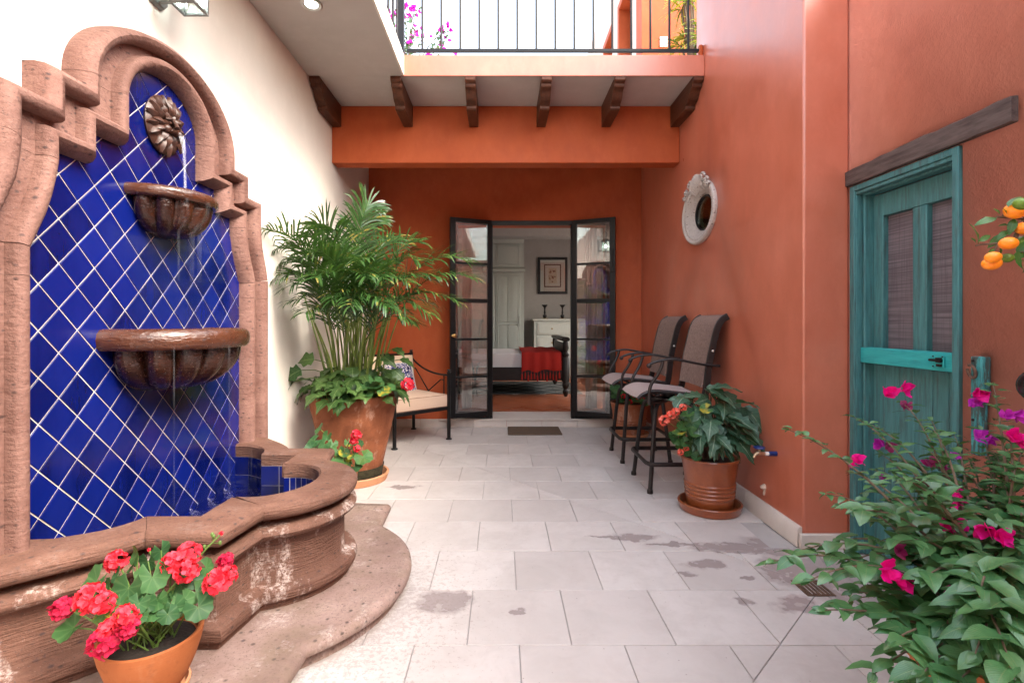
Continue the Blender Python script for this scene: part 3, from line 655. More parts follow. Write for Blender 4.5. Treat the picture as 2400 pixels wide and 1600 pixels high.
# blue lining tiles inside the basin
lin = thing('basin_lining', None, None, (XW, YC, .1)); lin.parent = fo; lin.matrix_basis = wm(fo).inverted() @ M.Translation((XW, YC, .1))
npts = [V(p[1]) for p in uniq]; pos = 0
for i in range(len(npts)-1):
    a, b = npts[i], npts[i+1]; L = (b-a).length
    if L < .02: continue
    d = (b-a)/L; nn = V((-d.y, d.x)); k = max(1, round(L/.112)); w = L/k
    for q in range(k):
        for rw_ in range(4):
            c = a+d*(w*(q+.5)); z = .455-.0535-rw_*.108
            if z < .15: continue
            rot = M(((d.x, nn.x, 0), (d.y, nn.y, 0), (0, 0, 1)))
            MB().cbox((0, 0, 0), (max(.01, w-.004), .008, .104)).xf(M.Translation((c.x-nn.x*.003+0, YC+c.y-nn.y*.003, z)) @ rot.to_4x4()).build('lining_tile', BLUE, lin)
gq = MB(); nm_ = normals([tuple(p) for p in npts])
for z0, z1 in ((.152, .4545),): gq.loft([[(p.x+m.x*k, YC+p.y+m.y*k, z) for k, z in ((.0022, z0), (.0022, z1), (.012, z1), (.012, z0))] for p, m in zip(npts, nm_)])
gq.build('lining_grout', GROUT, lin)
pl = [(p[1][0], YC+p[1][1]) for p in uniq]
MB().poly([(x*.999-.002, y) for x, y in pl], .12, .15).build('basin_floor', BLUE, fo)
wp_ = MB(); wp_.add([(x, y, .305) for x, y in pl], [tuple(range(len(pl)))]); wo_ = wp_.build('water', WATER); tag(wo_, kind='structure')
# stepped plinth
ph = [(-1.6, 1.03), (-1.3, 1.0), (-1.08, .94), (-.90, .905), (-.715, .885), (-.705, .872), (-.692, .575)]
for k in range(13):
    a = radians(51)*(1-k/12); ph.append((-1.145+.715*cos(a), .715*sin(a)))
pts = [(a, -b) for a, b in ph]+[p for p in reversed(ph)][1:]
pn = normals(pts); rings = []
pp = [(-.35, .1), (-.040, .1), (-.016, .097), (-.003, .086), (0, .07), (-.004, .056), (-.016, .048), (-.045, .045), (-.052, .038), (-.046, .02), (-.040, 0)]
for (x, y), m in zip(pts, pn): rings.append([(max(XW, x+m[0]*d), YC+y+m[1]*d, z) for d, z in pp[1:]])
mb = MB().loft(rings, False, False); top = [r[0] for r in rings]; mb.add([p for t in top for p in (t, (XW, t[1], .1))], [(2*i, 2*i+1, 2*i+3, 2*i+2) for i in range(len(top)-1)])
mb.build('plinth_step', CANTS, fo, 0, 40)
# falling water
def jet(pts, rad, mat, name, label):
    o = MB().tube(pts, rad, 9).build(name, mat); tag(o, kind='stuff'); return o
P0 = V((XT+.086, YC, MZ-.036))
jet(crom([P0, P0+V((.014, .0, -.03)), P0+V((.022, 0, -.10)), P0+V((.028, -.002, -.28))], 5), [.008]*3+[.011]*4+[.009]*3+[.007]*6, JET, 'water_stream', '')
for k in range(3):
    a = -.5+k*.4+R.uniform(-.08, .08); q = V((XT+.24*cos(a), YC+.235*sin(a), 1.80)); w = R.uniform(.006, .016)
    q2 = V((XT+.16*cos(a), YC+.15*sin(a), 1.66)); jet([q, q+V((0, 0, -.03)), (q+q2)*.5+V((.03*cos(a), 0, 0)), q2, q2+V((0, 0, -.22))], [w, w, w*1.1, w, w*.7], VEIL, 'water_veil', '')
for k in range(3):
    a = -.9+k*.7+R.uniform(-.06, .06); q = V((XT+.375*cos(a), YC+.385*sin(a), 1.15)); w = R.uniform(.003, .006)
    jet([q, q+V((0, 0, -.2)), q+V((0, 0, -.83))], [w, w, w*.8], VEIL, 'water_veil', '')
# ------------------------------------------------------------------ teal door
td = thing('wooden_door', 'worn teal wooden stable door with two screened panels in the right wall', 'door', (1.95, 2.475, 0))
fr = MB()
for y0, y1 in ((2.14, 2.172), (2.773, 2.812)):
    fr.box((1.918, y0, 0), (1.96, y1, 1.995)); fr.box((1.9601, y0 if y0 > 2.5 else y0, 0), (2.02, y1+(.012 if y0 < 2.5 else 0), 1.975)) if y0 < 2.5 else fr.box((1.9601, y0-.022, 0), (2.02, y1, 1.975))
fr.box((1.918, 2.1722, 1.963), (1.96, 2.7728, 1.995)); fr.box((1.9601, 2.1842, 1.935), (2.02, 2.7508, 1.97)); fr.box((1.925, 2.1722, 1.944), (1.955, 2.7728, 1.9628))
fr.build('door_frame', TEAL, td, .004)
ft = MB()
for y in (2.176, 2.769): ft.box((1.925, y-.0035, 0), (1.956, y+.0035, 1.943))
ft.build('frame_bead', TEAL, td, .002)
XD = 2.005; ul_ = thing('upper_leaf', None, None, (XD, 2.47, 1.2)); ul_.parent = td; ul_.matrix_basis = wm(td).inverted() @ M.Translation((XD, 2.47, 1.2))
def tb(name, y0, y1, z0, z1, x0=XD, x1=XD+.045, mat=TEAL, par=None, bev=.004): return box(name, mat, (x0, y0, z0), (x1, y1, z1), par or ul_, bev)
tb('stile', 2.186, 2.222, 1.09, 1.93); tb('stile', 2.680, 2.748, 1.09, 1.93); tb('stile', 2.405, 2.487, 1.09, 1.809)
tb('top_rail', 2.2225, 2.6795, 1.81, 1.93)
tb('blind', 2.2225, 2.4045, 1.09, 1.8095, XD+.028, XD+.034, BLIND, None, 0); tb('blind', 2.4875, 2.6795, 1.09, 1.8095, XD+.028, XD+.034, BLIND, None, 0)
box('shelf_rail', TEALH, (1.945, 2.178, 1.035), (2.004, 2.765, 1.118), td, .005)
ys = [2.186, 2.285, 2.372, 2.475, 2.572, 2.668, 2.748]
for a, b in zip(ys, ys[1:]): tb('plank', a+.0018, b-.0018, .03, 1.034, XD, XD+.035, TEAL, td, .003)
la = box('latch_plate', IRON, (1.936, 2.232, 1.052), (1.9445, 2.292, 1.104), td, .002)
la.data.materials[0] = TEALH
MB().tube([(1.930, 2.30, 1.083), (1.930, 2.236, 1.083)], .006, 8).build('latch_bolt', IRON, la)
bx = MB(); bx.box((1.926, 2.238, 1.074), (1.9355, 2.266, 1.096)); bx.box((1.926, 2.238, 1.056), (1.9355, 2.262, 1.068))
bx.build('latch_keeper', IRON, la, .002)
for y, z in ((2.238, 1.100), (2.286, 1.100), (2.286, 1.056)): MB().ball((1.935, y, z), .0035, 6).build('screw', IRON, la)
li = MB().loft([[(1.905, y, 2.000+(1.95-y)*.0+R.uniform(0, .004)), (1.99, y, 2.001), (1.99, y, 2.089+(2.83-y)*.018+R.uniform(-.003, .003)), (1.903, y, 2.083+(2.83-y)*.02+R.uniform(-.006, .006))] for y in [2.828-i*(2.828-1.905)/14 for i in range(15)]])
lo_ = li.build('door_lintel', LINT, None, .004); tag(lo_, 'rough weathered timber lintel above the teal door', 'lintel')
# old timber hasp board on the wall beside the door
hb = thing('hasp_board', 'narrow peeling turquoise board with an iron ring beside the teal door', 'board', (1.93, 2.045, .8))
TEALP = wood('peeling_turquoise_paint', (.03, .17, .18), (.07, .34, .35), (70, 70, 12), .7, (.05, .03, .022), wearamt=(.46, .54))
MB().loft([[(1.895, 2.06, z), (1.931, 2.06, z), (1.931, 2.022-(.012 if z > .95 else 0), z), (1.895, 2.024-(.012 if z > .95 else 0), z)] for z in (.72, .85, .94, .96, 1.115)]).build('board', TEALP, hb, .004)
ring = [V((1.885-.006*sin(a), 2.044+.017*cos(a), 1.055+.026*sin(a))) for a in [pi*.35+i*pi*1.75/14 for i in range(15)]]
MB().tube(ring, .0055, 8).build('iron_ring', simple('rusty_iron', (.12, .07, .05), .7, .3, None, .5), hb)
for z in (1.098, .86): MB().ball((1.894, 2.048, z), .006, 6).build('nail', IRON, hb)

# ------------------------------------------------------------------ oval stone window on the right wall
ow = thing('oval_window', 'oval white carved stone window frame with a shell crest on the right wall', 'window', (1.675, OY, OZ))
WST = stone('white_window_stone', (.46, .40, .36), (.56, .50, .455), rb=.1)
Rx = M.Translation((1.6745, OY, OZ)) @ M.Rotation(-pi/2, 4, 'Y')
def oval(pr, n=56): return MB().lathe(pr, n, sx=1.06, sy=1.4).xf(Rx)
oval([(.250, 0), (.253, .020), (.248, .032), (.238, .036), (.229, .032), (.224, .024), (.214, .021), (.205, .022), (.199, .014), (.190, .010), (.183, .001), (.172, -.002), (.165, -.010), (.154, -.014), (.146, -.024), (.1405, -.034), (.1405, -.10)]).build('stone_ring', WST, ow)
bd = MB()
for k in range(48):
    a = 2*pi*k/48; bd.ball((1.6745-.019, OY+.210*1.4*cos(a), OZ+.210*1.06*sin(a)), .0075, 6)
bd.build('bead_moulding', WST, ow)
for k in range(11):
    a = pi/2+(k-5)*.085; f = 1-.006*(k-5)**2; q = V((1.6745+.004, OY+.17*1.4*cos(a), OZ+.17*1.06*sin(a))); e = V((1.6745-.040, OY+.285*1.4*f*cos(a)*.9, OZ+.300*1.06*f*sin(a)))
    MB().tube([q, (q*.5+e*.5)+V((-.016, 0, 0)), e], [.008, .014, .010], 7).build('shell_flute', WST, ow)
for my in (1, -1):
    for rr_, cyy, cz in ((.040, .135, .262), (.030, .215, .215), (.020, .255, .175)):
        sp_ = [V((1.6745-.034-.0012*i, OY+my*(cyy+rr_*1.2*(1-i/22)*cos(i*.55)), OZ+cz+rr_*(1-i/22)*sin(i*.55))) for i in range(18)]
        MB().tube(sp_, [.0095]*10+[.008]*8, 6).build('crest_scroll', WST, ow)
oval([(.1400, -.06), (.1400, -.036), (.134, -.028), (.126, -.034), (.126, -.06)], 40).build('dark_sash', IRON, ow)
oval([(.001, -.042), (.1255, -.042), (.1255, -.046), (.001, -.046)], 40).build('pane', mk_glass('porthole_glass', (.62, .66, .56), .05, .3), ow)
oval([(.001, -.235), (.16, -.235), (.16, -.24), (.001, -.24)], 24).build('backing', simple('olive_room_wall', (.24, .225, .15), .8), ow)

# ------------------------------------------------------------------ wall lantern and downlight
lt = thing('wall_lantern', 'grey metal wall lantern with lit glass cage above the fountain', 'lamp', (-1.6, 2.345, 2.8))
MB().loft([[(-1.599, y, z) for y, z in P_] for P_ in [[(2.285, 2.735), (2.31, 2.705), (2.385, 2.705), (2.41, 2.735), (2.41, 2.99), (2.385, 3.02), (2.31, 3.02), (2.285, 2.99)]]]+[[(-1.575, y, z) for y, z in [(2.29, 2.737), (2.313, 2.711), (2.382, 2.711), (2.405, 2.737), (2.405, 2.988), (2.382, 3.014), (2.313, 3.014), (2.29, 2.988)]]]).build('back_plate', PEWTER, lt, .003)
c0, c1, d0, d1 = -1.498, -1.380, 2.288, 2.402; zt = 2.895
fb = MB(); z0 = 2.690
for a, b in (((c0, d0, z0), (c1, d0+.012, z0+.012)), ((c0, d1-.012, z0), (c1, d1, z0+.012)), ((c0, d0+.0121, z0), (c0+.012, d1-.0121, z0+.012)), ((c1-.012, d0+.0121, z0), (c1, d1-.0121, z0+.012))): fb.box(a, b)
fb.build('cage_base', PEWTER, lt, .002)
for x in (c0, c1-.010):
    for y in (d0, d1-.010): box('cage_post', PEWTER, (x, y, z0+.0125), (x+.010, y+.010, zt), lt)
for a, b in (((c0+.003, d0+.011, z0+.013), (c0+.006, d1-.011, zt)), ((c1-.006, d0+.011, z0+.013), (c1-.003, d1-.011, zt)), ((c0+.011, d0+.003, z0+.013), (c1-.011, d0+.006, zt)), ((c0+.011, d1-.006, z0+.013), (c1-.011, d1-.003, zt))): box('lantern_pane', LGLASS, a, b, lt)
cx_, cy_ = (c0+c1)/2, (d0+d1)/2
MB().loft([[(cx_+sx*w, cy_+sy*w, z) for sx, sy in ((-1, -1), (1, -1), (1, 1), (-1, 1))] for w, z in ((.078, zt+.0005), (.080, zt+.008), (.052, zt+.030), (.022, zt+.062), (.012, zt+.068))]).build('lantern_roof', PEWTER, lt, .002)
MB().tube(crom([(cx_, cy_, zt+.066), (cx_, cy_, zt+.10), (cx_+.022, cy_, zt+.125), (cx_+.032, cy_, zt+.16), (cx_-.02, cy_, zt+.20), (cx_-.08, cy_, zt+.17), (cx_-.128, cy_, zt+.08), (cx_-.14, cy_, zt+.02)], 5), .0055, 7).build('scroll_arm', PEWTER, lt)
MB().tube([(-1.576, cy_, 2.722), (c0+.004, cy_, 2.722)], .007, 7).build('lower_arm', PEWTER, lt)
MB().ball((cx_, cy_, 2.80), .026, 10, sz=1.3).build('bulb', BULB, lt); MB().tube([(cx_, cy_, 2.835), (cx_, cy_, zt)], .014, 8).build('lamp_holder', CHROME, lt)
dl = thing('downlight', 'round recessed downlight glowing in the pale gallery soffit', 'light', (-1.22, 3.265, 3.29))
MB().lathe([(.001, 3.2885), (.066, 3.2885), (.068, 3.284), (.060, 3.281), (.046, 3.284), (.042, 3.2868), (.001, 3.2868)], 32, (-1.22, 3.265, 0)).build('trim_ring', CHROME, dl)
MB().lathe([(.001, 3.2845), (.038, 3.2845), (.040, 3.2862), (.001, 3.2862)], 24, (-1.22, 3.265, 0)).build('lens', SPOT, dl)

# ------------------------------------------------------------------ French doors
fd = thing('french_door', 'black steel glazed French doors standing open on the recess', 'door', (.362, 6.15, .1))
f_ = MB()
for a, b in ((-.584, -.53), (-.150, -.110), (.835, .876), (1.26, 1.314)): f_.box((a, 6.128, .0985), (b, 6.20, 2.43))
f_.box((-.584, 6.128, 2.4302), (1.314, 6.20, 2.477))
f_.build('door_frame', IRON, fd, .004)
for a, b in ((-.5295, -.1505), (.8765, 1.2595)):
    zs = [.0985, .612, 1.053, 1.51, 1.948, 2.43]; f_ = MB().box((a, 6.14, .0987), (b, 6.185, .18))
    for z, h in zip(zs[1:5], (.010, .011, .022, .012)): f_.box((a, 6.15, z-h), (b, 6.18, z+h))
    f_.build('sidelight_bars', IRON, fd, .002)
    zs[0] = .18
    for i in range(5): box('sidelight_pane', GLASS, (a, 6.163, zs[i]+(.023 if i else .0005)), (b, 6.167, zs[i+1]-.023), fd)
def leaf(hx, fx, left):
    H = V((hx, 6.112, 0)); E = V((fx, 5.905, 0)); d = (E-H); W = d.length; d.normalize(); n = V((-d.y, d.x, 0)); 
    if n.y > 0: n = -n
    rot = M(((d.x, n.x, 0, H.x), (d.y, n.y, 0, H.y), (0, 0, 1, 0), (0, 0, 0, 1)))
    L = lambda mb: mb.xf(rot)
    z0, z1 = .142, 2.474; st = .052; b = MB(); t = .019
    b.box((0, -t, z0), (st, t, z1)); b.box((W-st-.012, -t, z0), (W, t, z1)); b.box((st, -t+.001, z0), (W-st-.012, t-.001, z0+.055)); b.box((st, -t+.001, z1-.05), (W-st-.012, t-.001, z1))
    o = L(b).build('door_leaf', IRON, fd, .003)
    zb = [z0+.055, .612, 1.053, 1.51, 1.948, z1-.05]; hh = [0, .010, .011, .022, .012, 0]
    for i in range(1, 5): L(MB().box((st+.0005, -.013, zb[i]-hh[i]), (W-st-.0125, .013, zb[i]+hh[i]))).build('glazing_bar', IRON, o, .002)
    for i in range(5): L(MB().box((st+.001, -.002, zb[i]+hh[i]+.0005), (W-st-.013, .002, zb[i+1]-hh[i+1]-.0005))).build('pane', GLASS, o)
    for z in (1.93, .35): L(MB().tube([(.004, .024, z-.045), (.004, .024, z+.045)], .009, 8)).build('hinge', IRON, o)
    if left:
        L(MB().box((W-.062, .0195, 1.055), (W-.004, .024, 1.145))).build('lock_plate', IRON, o, .002)
        L(MB().lathe([(.001, .024), (.016, .024), (.018, .030), (.009, .034), (.009, .050), (.020, .056), (.025, .066), (.020, .078), (.001, .082)], 16).xf(M.Translation((W-.034, 0, 1.10)) @ M.Rotation(-pi/2, 4, 'X'))).build('door_knob', BRASS, o)
        L(MB().ball((W-.012, .020, 1.10), .007, 7)).build('lock_button', BRASS, o)
    else:
        L(MB().tube([(W-.03, .024, 1.86), (W-.03, .024, 2.10)], .008, 7)).build('slide_bolt', IRON, o); L(MB().box((W-.05, .02, 1.84), (W-.012, .042, 1.90))).build('bolt_keeper', IRON, o, .003)
leaf(-.126, -.600, True); leaf(.852, 1.318, False)

mt_ = MB().box((.070, 5.66, .0012), (.675, 6.07, .016)).build('door_mat', MATF, None, .006); tag(mt_, 'brown coir door mat in front of the threshold step', 'mat')

# ------------------------------------------------------------------ pots
def lpot(name, mat, x, y, z, prof, par, n=40, soil=None):
    o = MB().lathe(prof, n, (x, y, z)).build(name, mat, par)
    if soil:
        m = MB(); ri = [(.001, soil[1]+.01)]+[(soil[0]*t, soil[1]+.01*(1-t)) for t in (.35, .7, 1)]; m.lathe(ri, 20, (x, y, z)); m.build('soil', SOIL, par)
    return o
def saucer(par, mat, x, y, z, r, h=.045):
    MB().lathe([(.001, .002), (r*.86, .002), (r*.93, .004), (r*.985, h*.75), (r, h*.92), (r*.985, h), (r*.93, h), (r*.90, h*.7), (r*.84, .014), (.001, .014)], 44, (x, y, z)).build('saucer', mat, par)
# front geranium pot on the plinth
GX, GY, GZ = -1.083, 1.575, .1
gp = thing('geranium_pot', 'bowl shaped orange terracotta pot on the fountain step at front left', 'flower pot', (GX, GY, GZ))
lpot('pot_body', POTF, GX, GY, GZ+.014, [(.001, .002), (.070, .002), (.078, .008), (.100, .045), (.120, .090), (.134, .135), (.141, .168), (.142, .178), (.134, .181), (.126, .176), (.123, .15), (.10, .14)], gp, 48, (.124, .148))
saucer(gp, SAUC, GX, GY, GZ, .106, .036)
# big palm pot
BX, BY = -1.180, 4.07
bp = thing('palm_pot', 'very large tapered terracotta planter behind the fountain holding the palm', 'flower pot', (BX, BY, 0))
lpot('pot_body', POT, BX, BY, .02, [(.001, .0), (.195, .0), (.212, .006), (.225, .10), (.252, .22), (.285, .36), (.322, .53), (.345, .62), (.352, .655), (.345, .668), (.325, .668), (.315, .64), (.30, .60)], bp, 56, (.318, .625))
MB().lathe([(.2135, .022), (.2190, .04), (.2265, .09), (.2325, .125)], 60, (BX, BY, 0), fn=lambda t, z: 1.004+(0 if z < .1 else .006*sin(9*t)+.004*sin(23*t))).build('mossy_foot', MOSS, bp)
saucer(bp, SAUC, BX, BY, 0, .275, .062)
# small geranium pot hidden behind the basin
SX, SY = -1.09, 3.40
sp0 = thing('small_pot', 'small terracotta pot half hidden between basin and large planter', 'flower pot', (SX, SY, 0))
lpot('pot_body', POT, SX, SY, .002, [(.001, 0), (.075, 0), (.085, .01), (.11, .20), (.122, .205), (.124, .245), (.112, .245), (.106, .20), (.08, .19)], sp0, 32, (.107, .215))
# right glazed pot
RX, RY = 1.395, 3.42
rp = thing('ringed_pot', 'glossy ringed terracotta pot standing beside the near bar chair', 'flower pot', (RX, RY, 0))
pr = [(.001, 0), (.138, 0), (.147, .01), (.152, .06)]
for i in range(4): z = .085+i*.026; pr += [(.153+i*.002, z-.009), (.159+i*.002, z-.003), (.159+i*.002, z+.004), (.154+i*.002, z+.010)]
pr += [(.164, .21), (.172, .27), (.182, .318), (.188, .328), (.185, .336), (.172, .336), (.166, .30), (.12, .29)]
lpot('pot_body', POTG, RX, RY, .022, pr, rp, 52, (.166, .305)); saucer(rp, POTG, RX, RY, 0, .205, .058)
# far pot in the corner
FX, FY = 1.42, 5.66
fp = thing('corner_pot', 'whitened ringed terracotta pot in the corner behind the bar chairs', 'flower pot', (FX, FY, 0))
pr = [(.001, 0), (.15, 0), (.16, .01), (.166, .06)]
for i in range(4): z = .085+i*.030; pr += [(.168+i*.004, z-.010), (.176+i*.004, z-.003), (.176+i*.004, z+.005), (.170+i*.004, z+.011)]
pr += [(.188, .25), (.203, .33), (.21, .345), (.206, .354), (.19, .354), (.18, .31), (.14, .30)]
lpot('pot_body', POTW, FX, FY, .016, pr, fp, 44, (.182, .32)); saucer(fp, SAUC, FX, FY, 0, .21, .04)
# bougainvillea pot and citrus pot at the right edge
VX, VY = 1.27, 1.30
vp = thing('bougainvillea_pot', 'terracotta pot almost hidden by bougainvillea leaves at bottom right', 'flower pot', (VX, VY, 0))
lpot('pot_body', POTF, VX, VY, .012, [(.001, 0), (.13, 0), (.14, .01), (.185, .36), (.205, .365), (.207, .42), (.192, .42), (.184, .37), (.12, .36)], vp, 40, (.186, .385)); saucer(vp, SAUC, VX, VY, 0, .19, .04)

# ------------------------------------------------------------------ tap, wall plug, drain, finial post
tp = thing('garden_tap', 'brass garden tap with a blue handle on the right wall', 'tap', (1.675, 3.105, .453))
TB = simple('tarnished_brass', (.50, .38, .26), .35, .9, None, .25)
MB().tube([(1.674, 3.105, .453), (1.625, 3.105, .453)], .015, 12).build('blue_sleeve', BLUEP, tp)
MB().tube([(1.6245, 3.105, .453), (1.604, 3.105, .453)], .0125, 10).build('white_tape', WPLAST, tp)
MB().tube(crom([(1.6035, 3.105, .453), (1.585, 3.105, .455), (1.565, 3.105, .457), (1.548, 3.105, .447), (1.537, 3.105, .428)], 4), [.0105]*6+[.0135]*5+[.0105]*6, 10).build('tap_body', TB, tp)
MB().tube([(1.570, 3.105, .460), (1.570, 3.105, .484)], .008, 8).build('spindle', TB, tp)
MB().lathe([(.001, .484), (.030, .484), (.033, .489), (.030, .495), (.012, .497), (.001, .5)], 16, (1.570, 3.105, 0), fn=lambda t, z: 1+.10*cos(5*t)).build('tap_handle', BLUEP, tp)
wp = thing('wall_pipe_stub', 'small pale pipe stub low on the right wall beside the glazed pot', 'pipe', (1.675, 3.244, .194))
MB().lathe([(.020, 0), (.022, .006), (.014, .010), (.012, .024), (.006, .026), (.006, .004)], 12).xf(M.Translation((1.6748, 3.244, .205)) @ M.Rotation(-pi/2, 4, 'Y') ).build('pipe_end', simple('pale_pipe', (.60, .47, .38), .6), wp)
MB().tube([(1.6735, 3.244, .186), (1.668, 3.244, .155)], [.010, .007], 7).build('mortar_smear', simple('mortar', (.5, .38, .3), .9), wp)
dr = thing('floor_drain', 'small rusty floor drain grate in the wet paving at right', 'drain', (1.465, 2.40, 0))
DRM = simple('rusty_grate', (.11, .06, .035), .75, .2, None, .5)
g = MB(); g.box((1.40, 2.33, .0005), (1.53, 2.342, .004)); g.box((1.40, 2.458, .0005), (1.53, 2.47, .004)); g.box((1.40, 2.3422, .0005), (1.412, 2.4578, .004)); g.box((1.518, 2.3422, .0005), (1.53, 2.4578, .004)); g.build('grate_frame', DRM, dr)
for i in range(5): box('grate_bar', DRM, (1.416+i*.0205, 2.3422, .0008), (1.4285+i*.0205, 2.4578, .003), dr)
fpst = thing('black_post', 'black iron post with a rounded glossy finial at the right edge', 'post', (1.60, 1.5, 0))
MB().tube([(1.60, 1.5, .001), (1.60, 1.5, 1.02)], .02, 10).build('post_shaft', IRON, fpst)
MB().ball((1.592, 1.5, 1.063), .056, 12, sz=.95).build('finial', simple('black_gloss_paint', (.008, .008, .009), .18), fpst)

# ------------------------------------------------------------------ bar chairs
def bar_chair(loc, label):
    t = thing('bar_chair', label, 'bar chair', loc, 0, 'swivel bar chairs against the right wall')
    T = M.Translation(loc)
    def B(mb, name, mat, **k): return mb.xf(T).build(name, mat, t, **k)
    prof = crom([(-.305, 0, .702), (-.27, 0, .733), (-.20, 0, .756), (-.10, 0, .752), (.05, 0, .737), (.18, 0, .722)], 4)
    hw = lambda u: .232
    B(MB().sheet([[(p.x, y, p.z-.010*(1-(y/.232)**2)) for y in (-.232, -.16, -.08, 0, .08, .16, .232)] for p in prof], .007), 'sling_seat', SLINGS)
    bp_ = crom([(.165, 0, .775), (.178, 0, .86), (.20, 0, .98), (.232, 0, 1.12), (.258, 0, 1.22), (.29, 0, 1.278), (.335, 0, 1.306)], 4)
    B(MB().sheet([[(p.x+.018*(1-(y/.232)**2), y, p.z) for y in (-.232, -.16, -.08, 0, .08, .16, .232)] for p in bp_], .007), 'sling_back', SLING)
    for s in (-1, 1):
        B(MB().tube([(p.x, s*.243, p.z-.006) for p in prof], .0125, 8), 'seat_rail', BRONZE)
        pts = crom([(.175, s*.245, .69), (.195, s*.245, .78), (.215, s*.245, .95), (.255, s*.245, 1.14), (.278, s*.245, 1.22), (.31, s*.245, 1.272), (.352, s*.245, 1.298)], 4)
        m = MB(); rings = []
        for i, p in enumerate(pts):
            d = (pts[min(i+1, len(pts)-1)]-pts[max(i-1, 0)]).normalized(); q = V((d.z, 0, -d.x)); k = .024
            rings.append([p+q*k*a+V((0, .010*b, 0)) for a, b in ((-1, -1), (1, -1), (1, 1), (-1, 1))])
        B(m.loft(rings), 'back_rail', BRONZE, bevel=.004)
        B(MB().ball((.236, s*.258, 1.045), .008, 7), 'rail_cap', WPLAST)
        arm = crom([(-.232, s*.268, .944), (-.21, s*.27, .958), (-.15, s*.27, .976), (-.05, s*.27, .985), (.06, s*.268, .966), (.18, s*.266, .944), (.285, s*.262, .936)], 4)
        a = B(MB().tube(arm, .0125, 9, squash=.8), 'armrest', BRONZE); B(MB().ball((-.232, s*.268, .938), .018, 9), 'arm_scroll', BRONZE)
        B(MB().tube(crom([(-.13, s*.268, .972), (-.145, s*.267, .92), (-.175, s*.262, .86), (-.212, s*.256, .80), (-.225, s*.254, .74), (-.225, s*.252, .655)], 4), .0125, 8), 'arm_support', BRONZE)
        B(MB().tube([(-.225, s*.252, .662), (-.06, s*.06, .655)], .014, 7), 'arm_bracket', BRONZE)
    for z, x in ((.716, .10), (.733, -.16)): B(MB().tube([(x, -.243, z-.012), (x, .243, z-.012)], .011, 7), 'cross_bar', BRONZE)
    B(MB().tube([(.20, -.245, .78), (.20, .245, .78)], .010, 7), 'cross_bar', BRONZE)
    B(MB().lathe([(.001, .655), (.10, .655), (.105, .66), (.105, .672), (.05, .68), (.045, .70), (.09, .705), (.09, .715), (.001, .715)], 20), 'swivel', BRONZE)
    for sx in (-1, 1):
        for sy in (-1, 1):
            B(MB().tube(crom([(sx*.03, sy*.03, .652), (sx*.10, sy*.10, .648), (sx*.145, sy*.15, .61), (sx*.165, sy*.175, .50), (sx*.185, sy*.20, .30), (sx*.212, sy*.228, .012)], 4), .0165, 9), 'leg', BRONZE)
            B(MB().lathe([(.001, .0005), (.022, .0005), (.022, .02), (.019, .03), (.001, .032)], 10, (sx*.213, sy*.229, 0)), 'foot_cap', BRONZE)
    rg = []
    a, b, c = .232, .247, .05
    for sx, sy in ((1, 1), (-1, 1), (-1, -1), (1, -1)):
        pts = [(sx*a, sy*(b-c)), (sx*(a-.015), sy*(b-.015)), (sx*(a-c), sy*b)]
        rg += [V((x, y, .215)) for x, y in (pts if sx*sy > 0 else pts[::-1])]
    rg.append(rg[0]); B(MB().tube(rg, .013, 8, caps=False, squash=1.3), 'footrest', BRONZE)
    return t
bar_chair((1.30, 3.965, 0), 'near bar chair with grey mesh sling, closest to the viewer')
bar_chair((1.288, 4.765, 0), 'far bar chair with grey mesh sling, closer to the French doors')

# ------------------------------------------------------------------ armchair
AX, AY, AR = -1.047, 5.506, radians(42)
ac = thing('armchair', 'black iron garden armchair with beige cushions behind the palm planter', 'armchair', (AX, AY, 0), AR)
AM = M.Translation((AX, AY, 0)) @ M.Rotation(AR, 4, 'Z')      # local: +x chair's right along the front edge, -y front
def A(mb, name, mat, **k): return mb.xf(AM).build(name, mat, ac, **k)
fin = [(.018, 0), (.026, .004), (.026, .010), (.012, .014), (.012, .020), (.024, .026), (.020, .036), (.001, .040)]
for sx in (-1, 1):
    A(MB().tube([(sx*.33, -.35, .004), (sx*.33, -.35, .715)], .0195, 12), 'front_leg', IRON); A(MB().lathe([(.001, 0), (.032, 0), (.034, .006), (.030, .012), (.020, .014)], 14, (sx*.33, -.35, .001)), 'foot', IRON)
    A(MB().lathe(fin, 14, (sx*.33, -.35, .712)), 'finial', IRON)
    A(MB().tube([(sx*.33, .35, .004), (sx*.33, .35, .44), (sx*.33, .40, .90)], .0185, 12), 'back_leg', IRON); A(MB().lathe([(.001, 0), (.032, 0), (.034, .006), (.030, .012), (.020, .014)], 14, (sx*.33, .35, .001)), 'foot', IRON)
    A(MB().lathe(fin, 14, (sx*.33, .402, .893)), 'finial', IRON)
    A(MB().tube(crom([(sx*.33, .388, .84), (sx*.33, .30, .79), (sx*.33, .12, .725), (sx*.33, -.10, .69), (sx*.33, -.34, .685)], 5), .0105, 8), 'arm_rail', IRON)
    A(MB().tube([(sx*.33, -.26, .35), (sx*.33, -.26, .684)], .007, 7), 'arm_strut', IRON)
    A(MB().tube([(sx*.33, -.26, .63), (sx*.33, -.20, .63), (sx*.33, .24, .36)], .007, 7), 'arm_brace', IRON)
    A(MB().tube([(sx*.33, .36, .72), (sx*.33, .31, .72), (sx*.33, -.10, .36)], .007, 7), 'arm_brace', IRON)
    A(MB().cbox((sx*.33, 0, .335), (.02, .66, .03)), 'side_rail', IRON, bevel=.003)
A(MB().cbox((0, -.35, .335), (.622, .02, .035)), 'front_rail', IRON, bevel=.003); A(MB().cbox((0, .35, .335), (.622, .02, .03)), 'back_rail', IRON, bevel=.003)
A(MB().tube([(-.33, .398, .885), (.33, .398, .885)], .011, 9), 'top_rail', IRON)
